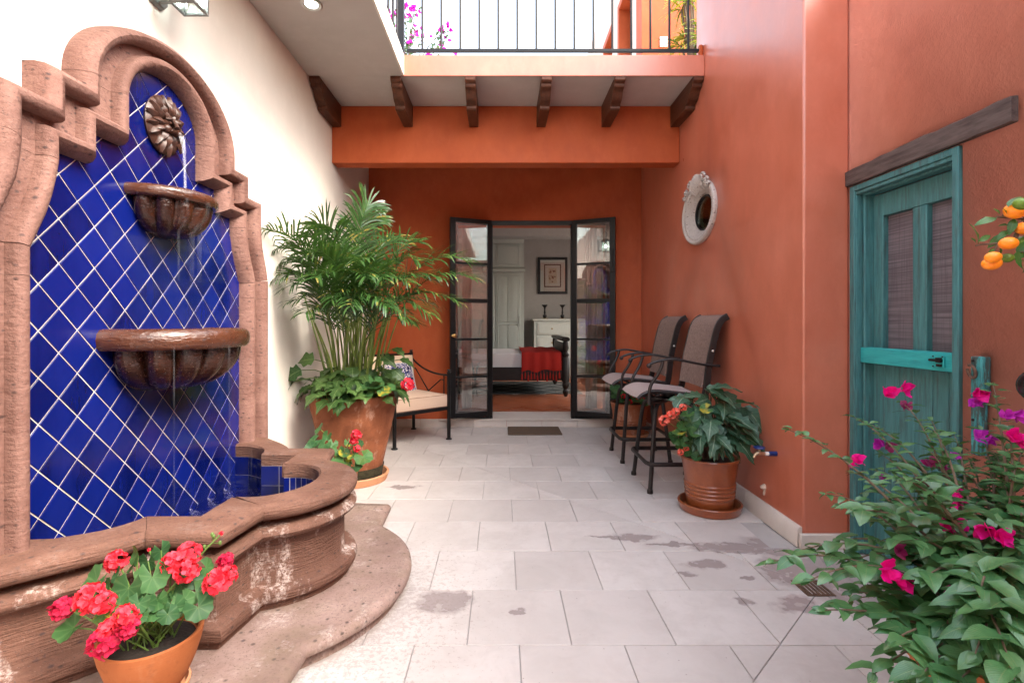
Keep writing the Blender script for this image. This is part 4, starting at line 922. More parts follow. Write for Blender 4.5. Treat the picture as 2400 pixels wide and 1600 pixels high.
for k in range(5): A(MB().cbox((0, -.26+k*.13, .343), (.63, .03, .006)), 'seat_slat', IRON)
def cushion(w, d, h, puff=.02, nx=14, ny=12):
    m = MB(); top, bot = [], []
    for s, L in ((1, top), (-1, bot)):
        for i in range(nx+1):
            for j in range(ny+1):
                u, v = 2*i/nx-1, 2*j/ny-1; f = (1-abs(u)**4)*(1-abs(v)**4); e = (1-max(abs(u), abs(v))**14)
                L.append(V((u*w/2*(1-.012*(1-e)), v*d/2*(1-.012*(1-e)), s*(h/2-.008*(1-e)+puff*f*.6+.003*sin(9*u+4*v)*f))))
    N = len(top); fs = []
    for i in range(nx):
        for j in range(ny):
            a = i*(ny+1)+j; fs += [(a, a+ny+1, a+ny+2, a+1), (N+a, N+a+1, N+a+ny+2, N+a+ny+1)]
    edge = [i*(ny+1) for i in range(nx+1)]+[nx*(ny+1)+j for j in range(1, ny+1)]+[i*(ny+1)+ny for i in range(nx-1, -1, -1)]+[j for j in range(ny-1, 0, -1)]
    n0 = len(top+bot); mids = []
    allv = top+bot
    for e in edge: p = (allv[e]+allv[N+e])*.5; p = V((p.x*1.012, p.y*1.012, p.z)); mids.append(p)
    for k in range(len(edge)):
        a, b = edge[k], edge[(k+1) % len(edge)]; ma, mb_ = n0+k, n0+(k+1) % len(edge); fs += [(a, ma, mb_, b), (ma, N+a, N+b, mb_)]
    m.add(allv+mids, fs); pipe = [allv[e]+V((0, 0, .001)) for e in edge]+[allv[edge[0]]+V((0, 0, .001))]
    pipe2 = [allv[N+e]-V((0, 0, .001)) for e in edge]+[allv[N+edge[0]]-V((0, 0, .001))]
    return m, pipe, pipe2
m_, p1, p2 = cushion(.63, .66, .135, .014); tr = M.Translation((0, -.012, .419))
c_ = A(m_.xf(tr), 'seat_cushion', CREAM, angle=60)
PIPE = simple('cushion_piping', (.40, .25, .18), .8)
for p in (p1, p2): A(MB().tube([tr @ q for q in p], .004, 5, caps=False), 'piping', PIPE)
m_, p1, p2 = cushion(.58, .42, .085, .012); tr = M.Translation((0, .315, .665)) @ M.Rotation(radians(83), 4, 'X')
A(m_.xf(tr), 'back_cushion', CREAMB, angle=60)
pw = thing('throw_pillow', 'square blue and white patterned throw pillow on the armchair', 'pillow', tuple(AM @ V((-.02, .20, .60))), AR)
m_, p1, p2 = cushion(.40, .40, .03, .085); tr = AM @ M.Translation((.04, .20, .60)) @ M.Rotation(radians(72), 4, 'X') @ M.Rotation(.05, 4, 'Z')
m_.xf(tr).build('pillow_cover', PILLOW, pw, 0, 60); MB().tube([tr @ q for q in p1], .006, 6, caps=False).build('pillow_edge', LINEN, pw)
# ------------------------------------------------------------------ plants
def leaf_mb(W=.5, fold=.10, curl=.12, rows=5, lobes=0, lob=.25, pw=.75, twist=0):
    vs, uv = [], []; fs = []
    for i in range(rows+1):
        t = i/rows; w = W*.5*(sin(pi*(t**pw))**.85 if 0 < t < 1 else .02)
        if lobes: w *= 1+lob*sin(t*pi*2*lobes+1.2)
        z = -curl*t*t+.04*sin(t*pi)
        for u in (-1, 0, 1):
            vs.append((u*w+twist*sin(t*5)*.1, t-(.05*abs(u) if lobes else .02*abs(u)), z+fold*abs(u)*w*2+(.018*sin(t*17+u) if u else 0))); uv.append((.5+u*.5, t))
    for i in range(rows):
        for j in range(2):
            a = i*3+j; fs.append((a, a+1, a+4, a+3))
    return MB().add(vs, fs, uv)
def round_leaf_mb(cup=.16, wav=.05, n=28, sc=.06, notch=.42):
    vs, uv, fs = [(0, 0, 0)], [(.5, 0)], []
    for ri, r in enumerate((.35, .7, 1)):
        for k in range(n+1):
            th = -pi+notch+(2*pi-2*notch)*k/n; q = r*(1+(sc*cos(9*th) if ri == 2 else 0)); vs.append((q*sin(th)*.55, q*cos(th)*.55, cup*r*r*.55+wav*r*r*sin(3*th+1)+.012*(k % 2)*r)); uv.append((.5 if k % 4 == 0 else (.95 if k % 4 == 2 else .72), r))
    m = n+1
    for k in range(n): fs.append((0, 1+k, 2+k))
    for ri in range(2):
        for k in range(n): a = 1+ri*m+k; fs.append((a, a+m, a+m+1, a+1))
    return MB().add(vs, fs, uv)
LGERR = mk_leaf('geranium_leaf_radial', (.025, .085, .032), (.065, .165, .045), .5, rib=(.17, .28, .11), ribw=.16, veins=0, old=(.42, .33, .03), spec=.25, ribamt=.2)
ME_O = [leaf_mb(.52, .16, .22, 6, pw=.72).mesh('ovate_leaf', LBOUG, 60), leaf_mb(.46, .10, .34, 6, pw=.78).mesh('ovate_leaf', LBOUG, 60), leaf_mb(.60, .22, .10, 6, pw=.7).mesh('ovate_leaf', LBOUG, 60), leaf_mb(.55, -.06, .28, 6, pw=.72, twist=.5).mesh('ovate_leaf', LBOUG, 60)]
ME_G = [round_leaf_mb(.16, .05).mesh('round_leaf', LGERR, 60), round_leaf_mb(-.10, .07).mesh('round_leaf', LGERR, 60), round_leaf_mb(.30, .08).mesh('round_leaf', LGERR, 60)]
ME_L = [leaf_mb(.72, .06, .25, 12, 3, .3, .6).mesh('lobed_leaf', LDARK, 60), leaf_mb(.85, .10, .35, 10, 2, .28, .55).mesh('lobed_leaf', LDARK, 60)]
ME_S = [leaf_mb(.50, .14, .34, 16, 3.5, .26, .62).mesh('wavy_leaf', LSAGE, 60), leaf_mb(.58, .08, .5, 16, 3, .28, .62).mesh('wavy_leaf', LSAGE, 60), leaf_mb(.44, .18, .10, 16, 4, .22, .62).mesh('wavy_leaf', LSAGE, 60)]
ME_C = [leaf_mb(.42, .10, .15, 5, pw=.85).mesh('citrus_leaf_shape', LCIT, 60)]
def petal(mb, o, d, n, L, W):
    m = orient(o, d, n); c = .18*L
    return mb.add([m @ V(p) for p in ((0, 0, 0), (-W*.42, L*.55, c), (0, L*.5, c*.3), (W*.42, L*.55, c), (-W*.28, L*.95, c*.7), (0, L, c*.2), (W*.28, L*.95, c*.7))], [(0, 2, 1), (0, 3, 2), (1, 2, 5, 4), (2, 3, 6, 5)])
def head_mb(nf, r, L, seed, messy=.25):
    rr = random.Random(seed); mb = MB()
    for i in range(nf):
        z = 1-1.45*(i+.5)/nf; a = i*2.4+rr.random()*.5; s = sqrt(max(0, 1-z*z)); d = V((s*cos(a), s*sin(a), z)).normalized()
        o = d*r*rr.uniform(.75, 1.05); d = (d+V((rr.uniform(-messy, messy), rr.uniform(-messy, messy), rr.uniform(-messy, messy)))).normalized()
        t = d.cross(V((0, 0, 1)) if abs(d.z) < .9 else V((1, 0, 0))).normalized(); b = d.cross(t)
        for k in range(5):
            q = 2*pi*k/5+rr.random()*.6; e = (t*cos(q)+b*sin(q)); op = rr.uniform(.15, .55)
            petal(mb, o, e*(1-op*.5)+d*op, d-e*.4, L*rr.uniform(.85, 1.15), L*1.05)
    return mb
HEAD = [head_mb(17, .028, .020, 1).mesh('geranium_head', RED, 60), head_mb(14, .026, .021, 2).mesh('geranium_head', RED, 60), head_mb(20, .030, .018, 3, .6).mesh('geranium_head', REDD, 60), head_mb(6, .012, .016, 4).mesh('geranium_head', RED, 60)]
HEADC = head_mb(9, .020, .018, 5, .4).mesh('geranium_head', CORAL, 60)
def leaf(name, mes, pos, d, n, s, par): return inst(name, R.choice(mes), orient(V(pos), d, n, s), par)

# front geranium
ge = thing('geranium', 'red geranium with round scalloped leaves growing in the front left bowl', 'plant', (GX, GY, GZ+.17)); st = MB()
def G1(x, y, Y): return PX(100+x/4.127, 1220+y/4.127, Y)
base = V((GX, GY, GZ+.165))
for x, y, r, Y in [(520, 590, 165, 1.52), (920, 330, 105, 1.60), (1145, 285, 95, 1.63), (1060, 540, 155, 1.54), (830, 650, 150, 1.49), (1020, 390, 95, 1.60), (730, 520, 85, 1.57), (870, 450, 62, 1.6), (300, 1030, 150, 1.50), (930, 800, 105, 1.46), (1080, 860, 105, 1.50), (1270, 830, 115, 1.52),
                   (1480, 690, 110, 1.58), (1505, 830, 135, 1.54), (1580, 450, 95, 1.66), (1440, 555, 105, 1.60), (945, 920, 75, 1.45), (750, 800, 85, 1.45), (1290, 690, 65, 1.58), (590, 900, 85, 1.45), (1000, 690, 90, 1.55), (1330, 620, 80, 1.6), (1180, 740, 70, 1.56), (680, 720, 90, 1.52), (1110, 770, 105, 1.51), (900, 890, 95, 1.46), (1210, 900, 95, 1.50), (720, 860, 95, 1.45), (1360, 770, 100, 1.54), (1010, 800, 90, 1.49), (640, 640, 90, 1.53)]:
    p = G1(x, y, Y); rad = r/4.127*Y/F*1.75; out = (p-base); out.z *= .3
    n = V((0, -.62, .75))+out*2.2+rv(.28); d = V((out.x, out.y, -.15))+rv(.04) if out.length > .02 else V((1, -.5, 0))
    leaf('leaf', ME_G, p, d, n, rad, ge); q = base+V((R.uniform(-.05, .05), R.uniform(-.05, .05), -.01)); st.tube(bez(q, (q+p)*.5+V((0, 0, .035)), p, 5), .0022, 5)
for x, y, r, Y, k in [(200, 850, 130, 1.50, 2), (470, 740, 165, 1.44, 0), (590, 800, 130, 1.42, 1), (600, 1180, 175, 1.36, 2), (800, 930, 140, 1.38, 0), (640, 1060, 130, 1.37, 1), (830, 1040, 120, 1.37, 2), (715, 385, 120, 1.60, 0), (1400, 330, 150, 1.60, 1), (1250, 410, 125, 1.58, 0), (1390, 490, 130, 1.57, 0), (1690, 590, 150, 1.58, 0), (1790, 520, 110, 1.6, 1), (1770, 390, 95, 1.62, 2), (1030, 280, 40, 1.64, 3), (1730, 120, 48, 1.66, 3)]:
    p = G1(x, y, Y); s = r/4.127*Y/F/.047; inst('flower_head', HEAD[k], orient(p, V((0, .8, .6))+rv(.4), V((0, -.5, .85))+rv(.3), s), ge)
    q = base+V((R.uniform(-.05, .05), R.uniform(-.05, .05), -.01)); st.tube(bez(q, (q+p)*.5+V((0, 0, .05)), p, 6), .0026, 6)
pb = G1(1650, 215, 1.66)
for x, y in ((1640, 130), (1655, 150), (1715, 212), (1565, 250)): p = G1(x, y, 1.66); st.tube([pb, p], .0014, 5); st.ball(p, .0055, 6, sz=1.4)
st.build('stems', GSTEM, ge)

# palm
pa = thing('areca_palm', 'bushy feathery areca palm with many thin canes in the large planter', 'plant', (BX, BY, .65))
stem = MB()
def frond(tip, base, lift, name='frond', tw=0, nl=26, lmax=.30, arch=.5, petiole=.38):
    b = V(base); t = V(tip); h = V((t.x-b.x, t.y-b.y, 0)); c = b+h*arch*.5; c.z = max(t.z, b.z)+lift
    pts = bez(b, c, t, 24); mb = MB(); k0 = int(24*petiole)
    stem.tube(pts[:k0+1:2]+[pts[k0]], [.0085-.004*i/(k0/2+1) for i in range(len(pts[:k0+1:2])+1)], 6)
    mb.tube(pts[k0:], [.0042*(1-.75*i/(24-k0)) for i in range(25-k0)], 5)
    for i in range(nl):
        f = i/(nl-1); u = k0+(24-k0)*(.06+.92*f); j = min(int(u), 23); p = pts[j]+(pts[j+1]-pts[j])*(u-j); d = (pts[j+1]-pts[j]).normalized()
        side = d.cross(V((0, 0, 1)));
        if side.length < .1: side = V((1, 0, 0))
        side.normalize(); side = (side*cos(tw)+d.cross(side)*sin(tw)); up = side.cross(d).normalized()
        L = lmax*(.55+.45*sin(pi*(.15+.62*f)))*(1-.45*f*f)*R.uniform(.88, 1.08)
        for s in (-1, 1):
            a = (d*(.85+.6*f)+side*s*R.uniform(.75, 1.05)+up*R.uniform(.15, .6)+rv(.16)).normalized(); dro = R.uniform(.10, .40); q = p; ww = .0062; prev = None; row = []
            for m in range(6):
                tt = m/5; wv = ww*(.55+.45*min(1, tt*4)) if tt < .8 else ww*(1-tt)*4.5+.0003
                sd_ = a.cross(up).normalized() if a.cross(up).length > .1 else d
                row.append((q-sd_*wv, q+sd_*wv)); q = q+a*(L/5); a = (a+V((0, 0, -dro*(.5+tt)))).normalized()
            vs = [V((max(x.x, -1.592), x.y, x.z)) for r_ in row for x in r_]
            mb.add(vs, [(2*m, 2*m+1, 2*m+3, 2*m+2) for m in range(5)], [(u_, m/5) for m in range(6) for u_ in (0, 1)])
    return mb.build(name, LPALM, pa, 0, 60)
for x, y, Y, lift, tw in [(852, 472, 4.12, .02, 1.2), (862, 505, 4.25, .08, .9), (592, 528, 3.30, .16, .2), (650, 605, 3.62, .22, .3), (722, 522, 3.95, .12, .6), (762, 532, 3.8, .16, .3), (672, 655, 3.52, .26, .2), (640, 572, 3.55, .20, .4), (705, 590, 3.5, .24, .1), (760, 690, 3.48, .30, .1), (722, 640, 3.40, .26, -.1),
                          (805, 705, 3.40, .32, .0), (822, 600, 3.5, .2, .2), (880, 560, 4.45, .16, .5), (925, 560, 4.3, .16, .4), (962, 600, 3.95, .2, .3), (1092, 640, 3.90, .22, .25), (1052, 695, 3.80, .30, .1), (985, 722, 3.65, .32, .1), (935, 735, 3.55, .34, .0), (888, 705, 3.45, .32, .1), (785, 590, 4.5, .16, .5), (905, 615, 4.6, .2, .4), (1005, 650, 4.4, .24, .2), (842, 640, 3.45, .26, .1), (745, 560, 4.3, .14, .5), (690, 545, 3.8, .16, .4), (880, 640, 3.55, .24, .3), (940, 650, 3.6, .26, .2), (700, 720, 3.5, .2, 0), (665, 695, 3.55, .2, 0), (955, 742, 3.7, .2, 0), (1000, 700, 4.2, .2, .1), (780, 720, 4.3, .15, .2), (645, 640, 3.55, .2, .2), (1020, 640, 3.85, .2, .3), (970, 560, 4.2, .1, .5), (1075, 600, 4.0, .2, .4)]:
    t = PD(x, y, Y); a = R.uniform(0, 2*pi); r = R.uniform(.03, .20); b = V((BX+r*cos(a)*.8+(t.x-BX)*.10, BY+r*sin(a)*.8, .65))
    t.x = max(t.x, -1.57); frond(t, b, lift*1.15, tw=tw*R.uniform(.7, 1.2), lmax=R.uniform(.24, .33), arch=R.uniform(.2, .5))
for i in range(16):
    a = R.uniform(0, 2*pi); r = R.uniform(.02, .2); b = V((BX+r*cos(a), BY+r*sin(a), .64)); stem.tube(crom([b, b+V((r*cos(a)*.5, r*sin(a)*.5, .35)), b+V((r*cos(a)*1.3, r*sin(a)*1.2, R.uniform(.6, .95)))], 4), [.010]*5+[.006]*4, 6)
stem.build('canes', PSTEM, pa)
# leafy plants under the palm
un_ = thing('trailing_plant', 'dark lobed leaves spilling over the rim of the large palm planter', 'plant', (BX, BY, .66)); us = MB()
for i in range(78):
    a = R.uniform(-pi*1.06, pi*.06); rr_ = R.uniform(.16, .40); z = .68+.17*(1-((rr_-.16)/.24)**1.5)+R.uniform(-.03, .06)
    p = V((BX+rr_*cos(a)*1.02, BY+rr_*sin(a), z)); o = V((cos(a), sin(a), R.uniform(-.85, .1))); p.x = max(p.x, -1.54)
    leaf('leaf', ME_L, p, o+rv(.35), V((o.x*.5, o.y*.5-.25, .8))+rv(.35), R.uniform(.09, .155), un_); us.tube(bez(V((BX+.6*rr_*cos(a), BY+.6*rr_*sin(a), .64)), p*.6+V((BX, BY, .85))*.4, p, 4), .003, 5)
for x, y, s in ((672, 875, .13), (690, 850, .15), (720, 825, .14), (905, 800, .12), (920, 825, .13), (905, 850, .12), (880, 820, .13)):
    p = PD(x, y, 3.85); p.x = max(p.x, -1.56); o = V((-1 if x < 800 else 1, -.3, -.3)); leaf('leaf', ME_L, p, o+rv(.4), V((0, -.5, .7))+rv(.3), s, un_); us.tube(bez(V((BX, BY, .68)), (V((BX, BY, .95))+p)*.5, p, 4), .003, 5)
us.build('stems', GSTEM, un_)
g2 = thing('geranium', 'geranium with one red bloom at the right rim of the palm planter', 'plant', (BX+.2, BY-.15, .66)); us = MB()
for i in range(16):
    p = V((BX+R.uniform(.06, .38), BY-R.uniform(.14, .36), .73+R.uniform(-.06, .10))); leaf('leaf', ME_G, p, V((p.x-BX, p.y-BY, -.2)), V((.1, -.7, .6))+rv(.4), R.uniform(.075, .105), g2); us.tube(bez(V((BX+.15, BY-.1, .64)), p+V((0, .08, .05)), p, 4), .003, 5)
p = PD(936, 882, 3.72); inst('flower_head', HEAD[0], orient(p, V((.3, .5, .6)), V((.3, -.5, .7)), 1.25), g2); us.tube(bez(V((BX+.15, BY-.1, .64)), p+V((0, .1, .1)), p, 4), .003, 5); us.build('stems', GSTEM, g2)
# small geranium behind the basin
g3 = thing('geranium', 'small red geranium between the stone basin and the palm planter', 'plant', (SX, SY, .22)); us = MB()
for x, y, s, Y in [(735, 985, .085, 3.4), (752, 1000, .07, 3.38), (722, 1012, .09, 3.35), (745, 1020, .09, 3.3), (765, 1018, .07, 3.35), (775, 1035, .08, 3.3), (800, 1015, .06, 3.35), (790, 1040, .08, 3.28), (810, 1045, .075, 3.25), (835, 1048, .12, 3.22), (790, 1062, .10, 3.25), (815, 1072, .10, 3.2), (770, 1055, .10, 3.25), (745, 1040, .1, 3.3), (715, 1030, .09, 3.3), (825, 1020, .06, 3.3)]:
    p = PD(x, y, Y); leaf('leaf', ME_G, p, V((p.x-SX, p.y-SY, -.1))+rv(.05), V((.15, -.6, .75))+rv(.35), s*.9, g3); us.tube(bez(V((SX, SY, .2)), (V((SX, SY, .5))+p)*.5, p, 4), .0028, 5)
for x, y, k, s in ((818, 998, 0, .85), (812, 1012, 1, .7), (820, 1030, 3, 1.1)): p = PD(x, y, 3.25); inst('flower_head', HEAD[k], orient(p, V((0, .7, .6)), V((0, -.6, .7)), s), g3); us.tube(bez(V((SX, SY, .2)), (V((SX, SY, .5))+p)*.5, p, 4), .003, 5)
us.build('stems', GSTEM, g3)
# plant in the ringed pot
bs_ = thing('leafy_plant', 'lush plant with silvery veined wavy leaves in the glossy ringed pot', 'plant', (RX, RY, .34)); us = MB()
lv = [(640, 905, 1), (655, 925, 1), (690, 915, 1), (690, 935, -1), (720, 940, 1), (740, 952, 1), (745, 978, 1), (725, 998, 1), (735, 1020, 1), (620, 930, -1), (600, 945, -1), (580, 925, -1), (560, 930, -1), (640, 950, -1), (660, 955, 1), (680, 965, 1), (700, 980, 1), (610, 980, -1), (640, 985, 1), (655, 1000, 1), (625, 1005, -1), (600, 1000, -1), (580, 1000, -1), (665, 1015, 1), (690, 1005, 1), (700, 1025, 1), (595, 1030, -1), (630, 1035, -1), (650, 1030, 1), (685, 1035, 1), (615, 1015, -1), (675, 1050, 1), (570, 960, -1), (660, 905, 1), (612, 960, -1), (705, 950, 1), (588, 975, -1), (668, 980, 1), (642, 1020, -1)]
lv += [(x+R.uniform(-14, 14), y+R.uniform(-12, 12), s) for x, y, s in lv[::2]]
for x, y, s in lv:
    Y = 3.42-.20*min(1, max(0, (y-900)/130))+R.uniform(-.08, .08); p = PD(x+1000+8, y-4, Y); c = V((RX, RY, p.z)); o = (p-c); h = V((o.x, o.y, 0)); o = (h.normalized() if h.length > .01 else V((0, -1, 0)))*1+V((0, -.25, -.25-.7*max(0, (y-960)/100)))
    L = R.uniform(.15, .225); st_ = p-o.normalized()*L*.5
    if p.x > 1.60: o = V((.1, -1, -.3)); st_.x = min(st_.x, 1.62)
    leaf('leaf', ME_S, st_, o+rv(.5), V((o.x*.4, o.y*.4-.40, .8))+rv(.45), L*R.uniform(.75, 1.05), bs_); us.tube(bez(V((RX+R.uniform(-.06, .06), RY, .31)), (V((RX, RY, st_.z+.06))+st_)*.5, st_, 5), .003, 5)
us.build('stems', simple('dark_red_stem', (.09, .05, .03), .5), bs_)
g4 = thing('geranium', 'coral pink geranium leaning out left of the glossy ringed pot', 'plant', (RX-.1, RY-.05, .34)); us = MB()
for x, y, s in [(1580, 958, .085), (1590, 975, .095), (1570, 985, .08), (1560, 1000, .085), (1575, 1010, .08), (1555, 1015, .07), (1590, 1000, .08), (1565, 1035, .07), (1580, 1040, .075), (1622, 945, .075), (1600, 1055, .06), (1570, 1022, .07), (1545, 1008, .06)]:
    p = PD(x, y-6, 3.25+R.uniform(-.06, .06)); leaf('leaf', ME_G, p, V((-1, -.3, -.3))+rv(.5), V((-.2, -.6, .7))+rv(.35), s, g4); us.tube(bez(V((RX-.08, RY-.05, .31)), (V((RX-.1, RY-.08, .5))+p)*.5, p, 4), .0025, 5)
for x, y, s in ((1588, 942, .8), (1561, 960, 1.0), (1546, 972, 1.15), (1572, 952, .9), (1596, 1036, .6), (1583, 1044, .7)):
    p = PD(x-20, y-6, 3.22); inst('flower_head', HEADC, orient(p, V((0, .7, .6))+rv(.3), V((-.2, -.7, .6))+rv(.3), s), g4); us.tube(bez(V((RX-.08, RY-.05, .31)), (V((RX-.1, RY-.08, .55))+p)*.5, p, 4), .0025, 5)
us.build('stems', GSTEM, g4)
# plant in the corner pot
g5 = thing('geranium', 'leafy geranium with tiny red flowers in the corner pot under the bar chairs', 'plant', (FX, FY, .34)); us = MB()
for i in range(34):
    a = R.uniform(0, 2*pi); r = R.uniform(.03, .24); p = V((FX+r*cos(a), FY+r*sin(a)-.03, .40+.10*(1-r/.25)+R.uniform(-.04, .13))); p.x = min(p.x, 1.62); leaf('leaf', ME_G, p, V((cos(a), sin(a), -.2)), V((.3*cos(a), -.6, .7))+rv(.4), R.uniform(.09, .13), g5); us.tube(bez(V((FX, FY, .32)), (V((FX, FY, .5))+p)*.5, p, 4), .003, 5)
for i in range(6): p = V((FX+R.uniform(-.15, .2), FY-.16+R.uniform(-.05, .05), .44+R.uniform(-.05, .05))); inst('flower_head', HEAD[3], orient(p, V((0, .7, .5)), V((0, -.7, .6)), 1.3), g5); us.tube([V((FX, FY, .32)), p], .0025, 5)
us.build('stems', GSTEM, g5)

# bougainvillea
bo = thing('bougainvillea', 'large green bougainvillea bush with magenta bracts at the lower right', 'plant', (VX, VY, .4)); cane = MB(); leaves = []
def addleaf(p, d, n, s): leaves.append((R.randrange(4), orient(p, d, n, s), s/max(.3, p.y)))
ends = [(1815, 988, 1.75), (1962, 958, 1.85), (2000, 975, 1.82), (2074, 925, 1.8), (2140, 965, 1.8), (2192, 1000, 1.72), (2282, 885, 1.65), (2318, 985, 1.5), (1962, 1085, 1.7), (1895, 1135, 1.6), (1778, 1288, 1.35), (1862, 1330, 1.25), (1895, 1400, 1.2), (2010, 1195, 1.5), (2060, 1250, 1.35), (2100, 1110, 1.65), (2180, 1125, 1.55), (2250, 1150, 1.5), (2335, 1075, 1.4), (2345, 1180, 1.3),
        (2280, 1225, 1.25), (2200, 1275, 1.2), (2125, 1330, 1.15), (2045, 1350, 1.25), (2300, 1330, 1.1), (2215, 1400, 1.05), (2335, 1420, 1.0), (2150, 1490, 1.08), (2240, 1500, .98), (2345, 1530, .95), (2075, 1555, 1.1), (2010, 1545, 1.12), (1985, 1400, 1.3), (2365, 1280, 1.2), (2150, 1200, 1.42), (1930, 1240, 1.45), (2290, 1450, 1.02), (2170, 1440, 1.1), (1990, 1130, 1.7), (2060, 1050, 1.75), (2230, 1060, 1.65), (2380, 1130, 1.5), (1840, 1262, 1.42), (2110, 1190, 1.5), (2350, 1480, .98), (2050, 1470, 1.08), (2120, 1545, 1.0), (2180, 1590, .96), (2330, 1560, .9), (2250, 1370, 1.05), (2170, 1300, 1.2), (2240, 1240, 1.3), (2120, 1250, 1.35), (2330, 1250, 1.2), (1975, 1180, 1.55), (1950, 1290, 1.35), (2080, 1140, 1.6), (2150, 1070, 1.65), (2290, 1050, 1.6), (2010, 1080, 1.72), (2365, 1380, 1.05), (2300, 1400, 1.0), (1930, 1160, 1.6), (2200, 1180, 1.45), (2040, 1170, 1.6), (2270, 1100, 1.6), (2310, 1200, 1.4), (2190, 1340, 1.18), (2090, 1290, 1.3)]
for q in range(20):
    ends.append((R.uniform(1930, 2370), R.uniform(1090, 1420), R.uniform(1.15, 1.75)))
ends += [(1990+R.uniform(0, 380), R.uniform(985, 1120), R.uniform(1.55, 1.8)) for q in range(12)]
for ex, ey, Y in ends:
    e = PD(ex, ey, Y); e.x = min(e.x, 1.84 if Y > 1.3 else 1.7); b = V((VX+R.uniform(-.06, .06), VY+R.uniform(-.06, .06), .39)); c = b+(e-b)*.45+V((0, 0, .10+.12*(e.z > .6)+R.uniform(-.03, .05))); pts = bez(b, c, e, 30); Ln = sum((pts[i+1]-pts[i]).length for i in range(30))
    cane.tube(pts[::3], [.0065*(1-.8*i/10) for i in range(len(pts[::3]))], 6); k = max(9, int(Ln*.68/.021)); ph = R.uniform(0, 6)
    for i in range(k):
        t = .32+.68*(i+.5)/k; j = min(29, int(t*30)); p = pts[j]+(pts[j+1]-pts[j])*(t*30-j); d = (pts[j+1]-pts[j]).normalized(); ph += 2.4
        o = V((cos(ph), sin(ph), 0))*1.0+d*.6+V((0, -.1, .02)); s = R.uniform(.060, .098)*(1.08-.42*t)*(1.32 if Y < 1.12 else (1.08 if Y < 1.5 else .70))
        addleaf(p+rv(.008), o+rv(.2), V((0, -.10, 1))+rv(.26), s)
    for q in range(2): addleaf(pts[-1], d+rv(.5), V((0, -.2, 1))+rv(.3), .028)
leaves.sort(key=lambda l: -l[2])
for k, m, _ in leaves[:285]: inst('leaf', ME_O[k], m, bo)
mm = MB(); pro = [leaf_mb(.52, .16, .22, 4, pw=.72), leaf_mb(.46, .10, .34, 4, pw=.78), leaf_mb(.60, .22, .10, 4, pw=.7), leaf_mb(.55, -.06, .28, 4, pw=.72)]
for k, m, _ in leaves[285:]: mm.add([m @ p for p in pro[k].v], pro[k].f, pro[k].uv)
o = mm.build('leaf_mass', LBOUG, bo, 0, 60); tag(o, kind='stuff'); cane.build('canes', BARK, bo)
def bract_mb(seed, op):
    rr = random.Random(seed); mb = MB()
    for k in range(6):
        a = 2*pi*k/3+rr.uniform(-.2, .2)+(.5 if k > 2 else 0); d = V((cos(a), sin(a), op+rr.uniform(-.15, .2)+(.5 if k > 2 else 0))); lm = leaf_mb(.74, rr.uniform(-.2, .15), rr.uniform(-.4, .1), 8, pw=.78, twist=rr.uniform(-1.5, 1.5)); mm_ = orient(V((0, 0, 0)), d, V((-cos(a)*.4, -sin(a)*.4, 1)), rr.uniform(.65, .95)); mb.add([mm_ @ p+V((rr.uniform(-.03, .03),)*3)+(V((.12*cos(op*9), .12*sin(op*9), .05)) if k > 2 else V((0, 0, 0))) for p in lm.v], lm.f, lm.uv)
    return mb
BR = {}
for nm, mt in (('a', MAG), ('d', MAGD), ('p', PURP)): BR[nm] = [bract_mb(k, .45+.35*k).mesh('bract', mt, 60) for k in range(3)]
for x, y, Y, s, k in [(2043, 906, 1.8, .045, 'a'), (2074, 888, 1.8, .048, 'a'), (2080, 936, 1.8, .042, 'd'), (2240, 900, 1.66, .05, 'a'), (2248, 922, 1.66, .045, 'p'), (1958, 1052, 1.7, .045, 'a'), (1948, 1066, 1.7, .045, 'a'), (2022, 1018, 1.75, .04, 'p'), (2045, 1028, 1.74, .035, 'd'), (2140, 1062, 1.6, .035, 'd'), (2160, 1075, 1.6, .035, 'd'), (2318, 1005, 1.45, .052, 'a'), (2332, 1012, 1.45, .045, 'a'), (2330, 950, 1.5, .045, 'p'), (2310, 955, 1.5, .04, 'p'), (2240, 1005, 1.6, .045, 'p'), (2270, 1003, 1.6, .035, 'p'),
                      (2170, 1130, 1.45, .048, 'a'), (2190, 1145, 1.43, .042, 'a'), (2165, 1190, 1.32, .050, 'a'), (2195, 1198, 1.3, .045, 'a'), (2270, 1210, 1.24, .050, 'a'), (2290, 1230, 1.22, .046, 'a'), (2040, 1310, 1.22, .046, 'a'), (2062, 1325, 1.21, .042, 'a'), (2190, 1045, 1.6, .03, 'p'), (2180, 1355, 1.15, .03, 'd'), (2060, 1262, 1.3, .03, 'd'), (2030, 1095, 1.65, .025, 'p')]:
    p = PD(x, y, Y); inst('blossom', R.choice(BR[k]), orient(p, rv(1)+V((0, 0, .4)), V((-.1, -.9, .35))+rv(.35), s), bo)

